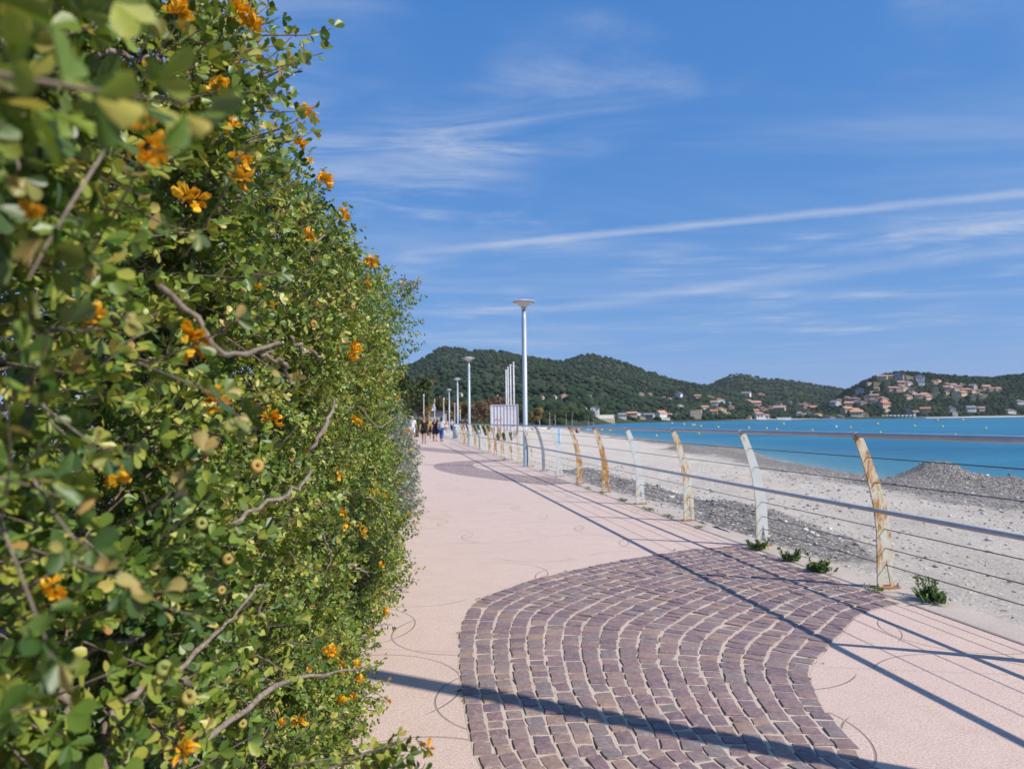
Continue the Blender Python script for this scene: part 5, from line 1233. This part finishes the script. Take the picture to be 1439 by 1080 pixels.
P, D, d = hedge_sites(R1, 900, 4.3, 8.3, .3, 1.0, False); P[:, 0] -= .28
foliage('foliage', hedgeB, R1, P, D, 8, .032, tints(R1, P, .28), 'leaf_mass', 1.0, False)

# branches
def branch(parent, pts, r0, r1, mat='bark', n=7):
    c = smooth_poly(pts, 14); c = c + RNG.normal(0, .004, c.shape); mb = MB(); mb.tube([Vector(p) for p in c], list(np.linspace(r0, r1, 14) * RNG.uniform(.8, 1.25, 14)), n); return mb.build('branch', mat, parent, True)
rb = random.Random(5)
def stem_set(parent, y0, y1, n_stem):
    for k in range(n_stem):
        y = y0 + (y1 - y0) * (k + .5) / n_stem + rb.uniform(-.1, .1); xf0 = float(front(y, .8)); x = xf0 - rb.uniform(.25, .55)
        H = interp(y, HX); top = (xf0 - rb.uniform(.15, .35), y + rb.uniform(-.3, .3), H * rb.uniform(.7, .9))
        branch(parent, [(x, y, -.05), (x + rb.uniform(-.1, .1), y + rb.uniform(-.1, .1), H * .3), ((x + top[0]) / 2, (y + top[1]) / 2, H * .6), top], rb.uniform(.022, .034), .008)
        for j in range(5):
            z0_ = H * rb.uniform(.12, .7); xs_ = x + (top[0] - x) * z0_ / H; yy_ = y + rb.uniform(-.1, .1); y2 = yy_ + rb.uniform(-.5, .55); z2 = z0_ + rb.uniform(.15, .6); y2 = max(y2, 1.5); x2 = float(front(y2, z2)) - rb.uniform(.03, .16)
            branch(parent, [(xs_, yy_, z0_), ((xs_ + x2) / 2 - .03, (yy_ + y2) / 2, (z0_ + z2) / 2 + rb.uniform(-.08, .08)), (x2, y2, z2)], rb.uniform(.006, .011), .003)
stem_set(hedgeA, 1.7, 4.3, 5); stem_set(hedgeB, 4.6, 8.8, 5)
# branches the photograph shows lying near the surface (pixel runs, with distance along the view)
def bpx(parent, pix, r0, r1):
    pts = []
    for px, py, Y in pix: pts.append(tuple(atY(px, py, Y)))
    branch(parent, pts, r0, r1)
bpx(hedgeA, [(218, 400, .92), (262, 440, .95), (300, 487, .98), (345, 497, 1.05), (395, 480, 1.15)], .0052, .0032)
bpx(hedgeA, [(320, 735, 1.28), (390, 700, 1.42), (425, 680, 1.55), (438, 660, 1.66)], .0048, .003)
bpx(hedgeA, [(438, 630, 1.72), (455, 600, 1.75), (470, 560, 1.85)], .006, .0035)
bpx(hedgeA, [(240, 1078, 1.25), (330, 1005, 1.42), (400, 960, 1.66), (470, 945, 1.95), (500, 940, 2.15)], .0072, .003)
bpx(hedgeA, [(225, 968, 1.12), (275, 915, 1.25), (330, 862, 1.48), (370, 820, 1.68)], .005, .0026)
bpx(hedgeA, [(85, 1085, 1.02), (95, 1000, 1.04), (88, 950, 1.06), (130, 915, 1.12), (200, 890, 1.2)], .011, .005)
bpx(hedgeA, [(40, 90, 1.05), (120, 72, 1.1), (190, 82, 1.2), (260, 100, 1.35)], .007, .004)
bpx(hedgeA, [(135, 1085, 1.1), (150, 1020, 1.15), (190, 970, 1.2), (240, 945, 1.3), (265, 968, 1.32)], .010, .005)
bpx(hedgeB, [(470, 600, 3.6), (500, 570, 3.9), (530, 600, 4.2), (556, 585, 4.8)], .006, .003)
bpx(hedgeA, [(515, 697, 3.3), (535, 712, 3.45), (545, 745, 3.6), (560, 762, 3.8)], .0045, .003)
bpx(hedgeA, [(447, 745, 2.2), (460, 765, 2.25), (462, 790, 2.3), (458, 800, 2.3)], .0038, .003)
bpx(hedgeA, [(488, 792, 2.6), (502, 798, 2.65), (518, 806, 2.75)], .004, .003)
bpx(hedgeA, [(405, 470, 1.6), (432, 495, 1.65), (450, 500, 1.7)], .005, .003)
bpx(hedgeA, [(372, 500, 1.3), (402, 515, 1.35), (412, 540, 1.4)], .004, .003)

# individual leaves, flowers and pods in the foreground
def leaf_mesh(seed):
    q = random.Random(seed); w = q.uniform(.27, .36); fold = q.uniform(.03, .16); curl = q.uniform(-.2, .22); vs = []; fs = []
    prof = [(0, .03), (.18, .45), (.40, .80), (.64, 1.0), (.84, .86), (.97, .42)]
    for y, k in prof:
        z = curl * (y - .4) ** 2
        vs += [(-w * k, y, z + fold * k), (-w * k * .5, y, z + fold * k * .35), (0, y - (.05 if y > .9 else 0), z), (w * k * .5, y, z + fold * k * .35), (w * k, y, z + fold * k)]
    for i in range(5):
        for j in range(4): a_ = i * 5 + j; fs.append((a_, a_ + 1, a_ + 6, a_ + 5))
    return pymesh('leaf', vs, fs, 'leaf_single', True)
LM = [leaf_mesh(k) for k in range(9)]
def frame_obj(o, P, Dv, Nv, S):
    Dv = Vector(Dv).normalized(); Nv = Vector(Nv); Nv = (Nv - Dv * Nv.dot(Dv)).normalized(); Xv = Dv.cross(Nv)
    M = Matrix(((Xv.x * S, Dv.x * S, Nv.x * S, P[0]), (Xv.y * S, Dv.y * S, Nv.y * S, P[1]), (Xv.z * S, Dv.z * S, Nv.z * S, P[2]), (0, 0, 0, 1)))
    o.matrix_world = Matrix.Translation(-Vector(o.parent.location)) @ M if False else M
def place(me, name, parent, P, Dv, Nv, S):
    o = bpy.data.objects.new(name, me); COL.objects.link(o); o.parent = parent
    Dv = Vector(Dv).normalized(); Nv = Vector(Nv); Nv = (Nv - Dv * Nv.dot(Dv)).normalized(); Xv = Dv.cross(Nv)
    L = Vector(P) - Vector(parent.location)
    o.matrix_local = Matrix(((Xv.x * S, Dv.x * S, Nv.x * S, L.x), (Xv.y * S, Dv.y * S, Nv.y * S, L.y), (Xv.z * S, Dv.z * S, Nv.z * S, L.z), (0, 0, 0, 1)))
    return o
# hero twigs: px, py, distance Y, direction in the picture (dx, dy), leaf size
HERO = [(60, 350, .56, -.2, 1, .026), (25, 60, .58, .2, 1, .024), (120, 180, .66, .6, .4, .022), (190, 250, .72, .5, -.2, .020), (60, 520, .60, .7, -.3, .022), (150, 470, .70, .8, .1, .020), (320, 560, .82, 1, .3, .022), (290, 480, .90, .9, -.2, .018),
        (100, 760, .62, .6, .3, .022), (60, 890, .58, .7, .7, .024), (180, 820, .70, 1, .1, .022), (230, 860, .78, .9, .4, .021), (20, 640, .60, .5, -.6, .022), (330, 250, 1.0, .7, -.6, .017), (395, 110, 1.5, .8, -.6, .020), (250, 690, .80, .8, -.4, .020), (560, 1070, 1.45, .6, -.8, .017), (590, 1085, 1.40, .3, -1, .017), (525, 1090, 1.5, -.1, -1, .017),
        (200, 100, .8, .6, -.5, .020), (260, 330, .85, .8, .4, .018), (150, 640, .75, .9, .4, .019), (30, 240, .57, .5, .5, .021), (400, 530, 1.2, .9, .5, .018)]
RH = np.random.default_rng(77); cnt = 0
for (px, py, Y, dx, dy, ls) in HERO:
    base_ = np.array(tuple(atY(px, py, Y))); Dw = np.array(tuple((rt * dx - up * dy - fw * .55).normalized()))
    B = (base_ - Dw * .05)[None]; ln_ = np.array([.10])
    Pq, Dq, Nq, Sq, pos = leaf_frames(RH, B, Dw[None], 4, ls, ln_)
    for i in range(12):
        if cnt >= 288: break
        place(LM[RH.integers(0, 9)], 'leaf', hedgeA, Pq[0, i], Dq[0, i], Nq[0, i], Sq[0, i] * 1.05); cnt += 1
    mb = MB(); mb.tube([Vector(B[0] - Dw * .12), Vector(B[0]), Vector(pos[0, 1]), Vector(pos[0, -1])], [.0016, .0014, .0011, .0007], 6); mb.build('twig', 'bark', hedgeA)
# flower heads: a cluster of narrow petals
def flower_mesh(seed, n):
    q = random.Random(seed); mb = MB()
    for k in range(n):
        a_ = k * 2.4 + q.uniform(-.3, .3); el = q.uniform(-.2, 1.25); d_ = Vector((math.cos(a_) * math.cos(el), math.sin(el) * .95, math.sin(a_) * math.cos(el))); sdv = d_.cross(Vector((.3, .2, .9))).normalized(); nv = sdv.cross(d_)
        o_ = Vector((0, q.uniform(-.1, .15), 0)) + d_ * .12; ln2 = q.uniform(.42, .62)
        for s2, w2, lift in ((0, .15, .0), (.5, .11, .05), (-.5, .11, .05)):
            dd = (d_ + sdv * s2 * .35).normalized(); w_ = sdv * w2
            p0, p1, p2 = o_, o_ + dd * ln2 * .55 + nv * lift, o_ + dd * ln2 * (1.0 if s2 == 0 else .85) + nv * (.16 if s2 == 0 else .05)
            mb.add([p0 - w_ * .3, p0 + w_ * .3, p1 + w_, p1 - w_, p2 + w_ * .5, p2 - w_ * .5], [(0, 1, 2, 3), (3, 2, 4, 5)])
    return mb.mesh('flower', 'petal')
FM = [flower_mesh(k, 9 + k % 4) for k in range(7)]
FLOW = [(350, 35, 30), (335, 20, 22), (200, 178, 30), (260, 280, 34), (335, 250, 32), (328, 178, 18), (340, 225, 20), (425, 160, 20), (420, 205, 16), (482, 305, 22), (452, 256, 20), (522, 368, 24), (515, 400, 30), (267, 488, 30), (302, 565, 30), (125, 445, 26), (150, 660, 30), (498, 490, 18), (495, 500, 14), (250, 20, 26), (190, 215, 22), (580, 398, 10), (590, 397, 10), (565, 398, 10),
        (385, 590, 22), (530, 690, 14), (540, 697, 12), (505, 740, 12), (480, 720, 13), (485, 735, 12), (508, 748, 11), (535, 795, 10), (573, 722, 7), (540, 858, 18), (465, 918, 20), (500, 935, 10), (480, 932, 9), (505, 955, 10), (478, 985, 11), (495, 980, 9), (420, 1012, 16), (395, 1018, 12), (260, 1045, 22), (598, 1052, 16), (570, 605, 10), (575, 630, 8), (497, 592, 12), (505, 595, 10), (475, 668, 9), (560, 560, 6), (430, 330, 14), (300, 130, 18), (35, 300, 26), (75, 840, 24)]
rf = random.Random(31); EXTRA = []
def surf_Y(px, py):
    d_ = ray(px, py)
    for Y in np.arange(.5, 9.5, .02):
        t_ = Y / d_.y
        z = CAMH + d_.z * t_
        if z > interp(Y, HX) - .02: continue
        if d_.x * t_ <= float(front(Y, min(max(z, .05), 2.6))) + .01: return max(Y - .02, .55)
    return None
for i, (px, py, w_) in enumerate(FLOW):
    Y = surf_Y(px, py)
    if Y is None:
        Y = 1.42 if py > 1000 else (7.0 if px > 550 else 2.7)
        EXTRA.append(tuple(atY(px, py, Y)))
    if px == 598: Y = 1.42
    par = hedgeA if Y < 4.5 else hedgeB
    p = atY(px, py, Y); S = max(.018, min(.042, w_ * Y / 1000 * 1.25))
    for c_ in range(2 if w_ > 16 else 1):
        pp = p + Vector((rf.gauss(0, .007), rf.gauss(0, .01), rf.gauss(0, .007))) * (1 if c_ else 0)
        place(FM[rf.randrange(7)], 'flower', par, pp, (rf.uniform(.2, 1), rf.uniform(-1, .1), rf.uniform(-.1, .9)), (rf.uniform(-1, 1), rf.uniform(-1, 1), rf.uniform(-1, 1)), S)
for k in range(50):
    Y = rf.uniform(1.0, 8.2); z = rf.uniform(.25, interp(Y, HX) - .1); x = float(front(Y, z)); par = hedgeA if Y < 4.5 else hedgeB
    place(FM[rf.randrange(7)], 'flower', par, (x + .015, Y, z), (1, -.3, rf.uniform(0, .8)), (0, rf.uniform(-1, 1), 1), rf.uniform(.014, .024))
# leafy twigs that carry the flowers standing clear of the hedge
if EXTRA:
    E = np.repeat(np.array(EXTRA), 9, 0); RE = np.random.default_rng(8); De = unit(np.array([.75, -.2, .55]) + RE.standard_normal((len(E), 3)) * .35)
    Be = E - De * .17 - np.array([.03, 0, .03]) + RE.standard_normal((len(E), 3)) * .03
    for par_, m_ in ((hedgeA, E[:, 1] < 4.5), (hedgeB, E[:, 1] >= 4.5)):
        if m_.any(): foliage('foliage', par_, RE, Be[m_], De[m_], 8, .022, np.clip(RE.normal(.4, .1, m_.sum()), 0, 1), 'leaf_mass')
# coiled seed pods
def pod_mesh(seed):
    q = random.Random(seed); mb = MB(); pts = []; rad = []
    for k in range(22):
        a_ = k / 21 * 2 * PI * 1.35; pts.append((math.cos(a_) * (.30 - .05 * k / 21), math.sin(a_) * (.30 - .05 * k / 21), .14 * k / 21)); rad.append(.22 * math.sin(PI * (k + 1.5) / 24) ** .35)
    mb.tube(pts, rad, 6); return mb.mesh('pod', 'pod_green', True)
PMs = [pod_mesh(k) for k in range(3)]
for k in range(44):
    if k < 14:
        px, py = [(230, 938), (535, 632), (408, 590), (425, 610), (420, 655), (445, 705), (372, 560), (390, 570), (470, 700), (480, 525), (440, 455), (430, 640), (360, 655), (320, 785)][k]; Y = surf_Y(px, py) or 2; Y = Y if k else 1.0; p = atY(px, py, Y)
    else:
        Y = rf.uniform(.9, 4.0); z = rf.uniform(.6, 2.3); p = Vector((float(front(Y, z)) + .01, Y, z))
    place(PMs[k % 3], 'pod', hedgeA, p, (rf.uniform(-1, 1), rf.uniform(-.4, .4), rf.uniform(-1, 1)), (rf.uniform(.2, 1), -1, rf.uniform(-.5, .5)), rf.uniform(.016, .026))
# planting bed under the shrubs
bedp = [(-6, -3), (-.55, -3), (-.55, .5), (-.72, 2.5), (-.98, 4.4), (-1.14, 6.5), (-1.6, 8.6), (-1.9, 11), (-2.1, 13.5), (-3.2, 14), (-8, 14)]
flat('planting_bed', [bedp], 0.012, 'soil')
# grey leaved shrub
grey = thing('grey_shrub', 'silvery grey-green leaved shrub at the end of the flowering hedge', 'shrub', (-2.0, 11.2, 0))
RG = np.random.default_rng(5); ng = 2000
th_ = RG.uniform(0, 2 * PI, ng); zz_ = RG.uniform(0, 1, ng)
cxg = np.array([[-2.28, 11.2, .66, 1.9, 1.80], [-1.98, 9.7, .60, 1.3, 1.60], [-2.5, 12.5, .70, 1.2, 1.70]]); kk = RG.integers(0, 3, ng)
zg = zz_ * cxg[kk, 4]; rr_ = np.sqrt(np.maximum(1 - (zz_ * .95) ** 3, .05)) * RG.uniform(.75, 1.06, ng) * (1 + .12 * fsin(th_ * 3, zz_ * 5))
Pg = np.stack([cxg[kk, 0] + np.cos(th_) * cxg[kk, 2] * rr_, cxg[kk, 1] + np.sin(th_) * cxg[kk, 3] * .6 * rr_, zg + .03], 1)
Dg = unit(np.stack([np.cos(th_), np.sin(th_), .5 + zz_], 1) + RG.standard_normal((ng, 3)) * .4)
Pl = Pg - np.array(tuple(grey.location))
foliage('foliage', grey, RG, Pl, Dg, 7, .034, np.clip(.5 + .2 * fsin(Pg[:, 1] * 4, Pg[:, 2] * 4) + RG.normal(0, .15, ng), 0, 1), 'grey_leaf', .8)
for k in range(7): a_ = k * .9; mb = MB(); mb.tube([(0, (k - 3) * .3, 0), (.25 * math.cos(a_), (k - 3) * .35, .6), (.45 * math.cos(a_), (k - 3) * .4, 1.3)], [.02, .014, .006], 6); mb.build('branch', 'bark', grey)

# ================================================================== WEEDS ALONG THE COPING
WEED = [(1060, 772, .22, .14, 'green weed clump at the foot of the second railing post'), (1113, 788, .20, .15, 'bright green leafy weed between the two largest posts'), (1160, 803, .18, .17, 'wispy weed with tiny yellow flowers by the cobbles'), (1275, 843, .20, .22, 'tall leafy green weed beside the largest rusty post'), (1228, 831, .14, .06, 'low weed at the foot of the largest rusty post'),
        (1005, 742, .16, .05, 'small flat weed between the second and third posts'), (944, 727, .30, .07, 'strip of low weeds by the third post'), (912, 717, .30, .08, 'low weeds left of the third post'), (876, 704, .36, .09, 'dark green weed clump by the fourth post'), (850, 694, .45, .06, 'thin weed strip near the fifth post'), (830, 687, .45, .06, 'thin weed strip near the sixth post'), (812, 682, .4, .06, 'faint weed strip beyond the sixth post'), (728, 645, .6, .08, 'grass tuft by the rusty post behind the lamp')]
for i, (px, py, sp_, h_, lab) in enumerate(WEED):
    g = gnd(px, py); th = thing('weed', lab, 'weed', (FL(g.y) - .15 if i != 3 else FL(g.y) + .05, g.y if i != 3 else 5.45, 0.002)); R = random.Random(i)
    pts = [(random.gauss(0, .03), random.gauss(0, sp_ * .36), 0.018) for _ in range(13)]
    v, f, tn = tufts(pts, 9, h_ * .36, .03, 1.0)
    tag(obj('leaves', npmesh('weed_leaves', np.array(v), np.array(f), 'weed_leaf', False, np.array(tn)), th), kind='stuff')
    if h_ > .12:
        for s in range(6):
            a_ = R.uniform(0, 6.28); hx, hy = R.gauss(0, .035), R.gauss(0, sp_ * .22); ht = h_ * R.uniform(.5, .95)
            mb = MB(); mb.tube([(hx, hy, 0), (hx + .02 * math.cos(a_), hy + .02 * math.sin(a_), ht * .5), (hx + .05 * math.cos(a_), hy + .05 * math.sin(a_), ht)], [.003, .0025, .0015], 5)
            me = mb.mesh('stalk', 'weed_leaf'); at = me.attributes.new('tint', 'FLOAT', 'POINT'); at.data.foreach_set('value', [.6] * len(me.vertices)); obj('stalk', me, th)
            v, f, tn = tufts([(hx + .05 * math.cos(a_) * q_, hy + .05 * math.sin(a_) * q_, ht * q_ * .9) for q_ in (.3, .45, .6, .75, .9, 1.0)], 7, .035, .012, .8)
            tag(obj('leaves', npmesh('stalk_leaves', np.array(v), np.array(f), 'weed_leaf', False, np.array(tn)), th), kind='stuff')
            if i == 2: mb = MB(); mb.ellipsoid((hx + .05 * math.cos(a_), hy + .05 * math.sin(a_), ht + .006), (.011, .011, .006), 8, 4); mb.build('flower', 'buoy_yellow', th)

# ================================================================== PEBBLES
npb = 16000
Yp = 3.5 + 34 * RNG.uniform(0, 1, npb) ** 1.5; fpb = RNG.uniform(0, 1, npb)
xfp = FENCE_A + FENCE_B * Yp + .2; xwp = np.interp(Yp, [p[0] for p in WL], [p[1] for p in WL]); Xp = xfp + (xwp - xfp) * fpb
near_m = np.zeros(npb)
for (mx, my, a1, a2, hh) in MOUNDS: near_m += np.exp(-(((Xp - mx) / (a1 * 1.3)) ** 2 + ((Yp - my) / (a2 * 1.3)) ** 2))
dens = np.clip(.22 + .5 * np.exp(-(Xp - xfp) / 1.5) + .8 * np.clip(1 - np.abs(xwp - Xp - 4) / 6, 0, 1) + near_m, 0, 1); kp = RNG.uniform(0, 1, npb) < dens
vis = (Xp / Yp < .85)
kp &= vis; Xp, Yp = Xp[kp], Yp[kp]; n = len(Xp); s = np.clip(RNG.lognormal(-4.15, .45, n), .008, .05) * np.clip(Yp / 10, .6, 1.7)
v = IV0[None] * (1 + .25 * RNG.standard_normal((n, len(IV0), 1))) * np.stack([s * RNG.uniform(.8, 1.3, n), s * RNG.uniform(.8, 1.3, n), s * .55], -1)[:, None] + np.stack([Xp, Yp, beach_z(Xp, Yp) + s * .15], -1)[:, None]
o = obj('pebbles', npmesh('pebbles', v.reshape(-1, 3), (IF0[None] + (np.arange(n) * len(IV0))[:, None, None]).reshape(-1, 3), 'pebble')); tag(o, 'loose grey pebbles scattered over the sand', kind='stuff')
print('TRIS', sum(len(ob.data.loop_triangles) or len(ob.data.polygons) for ob in sc.objects if ob.type == 'MESH'), 'cobbles', len(stones), 'leaves', cnt)

# ================================================================== AIR
hz_m = bpy.data.materials.new('haze'); hz_m.use_nodes = True; ht = hz_m.node_tree; ht.nodes.clear()
pv_ = ht.nodes.new('ShaderNodeVolumePrincipled'); pv_.inputs['Color'].default_value = (0.78, 0.88, 1.0, 1); pv_.inputs['Density'].default_value = 0.000042; pv_.inputs['Anisotropy'].default_value = 0.0
ho = ht.nodes.new('ShaderNodeOutputMaterial'); ht.links.new(pv_.outputs[0], ho.inputs['Volume'])
mb = MB(); mb.box(-2300, 4200, -120, 4600, -9, 330); me = mb.mesh('haze', 'soil'); me.materials.clear(); me.materials.append(hz_m)
tag(obj('haze', me), kind='stuff')
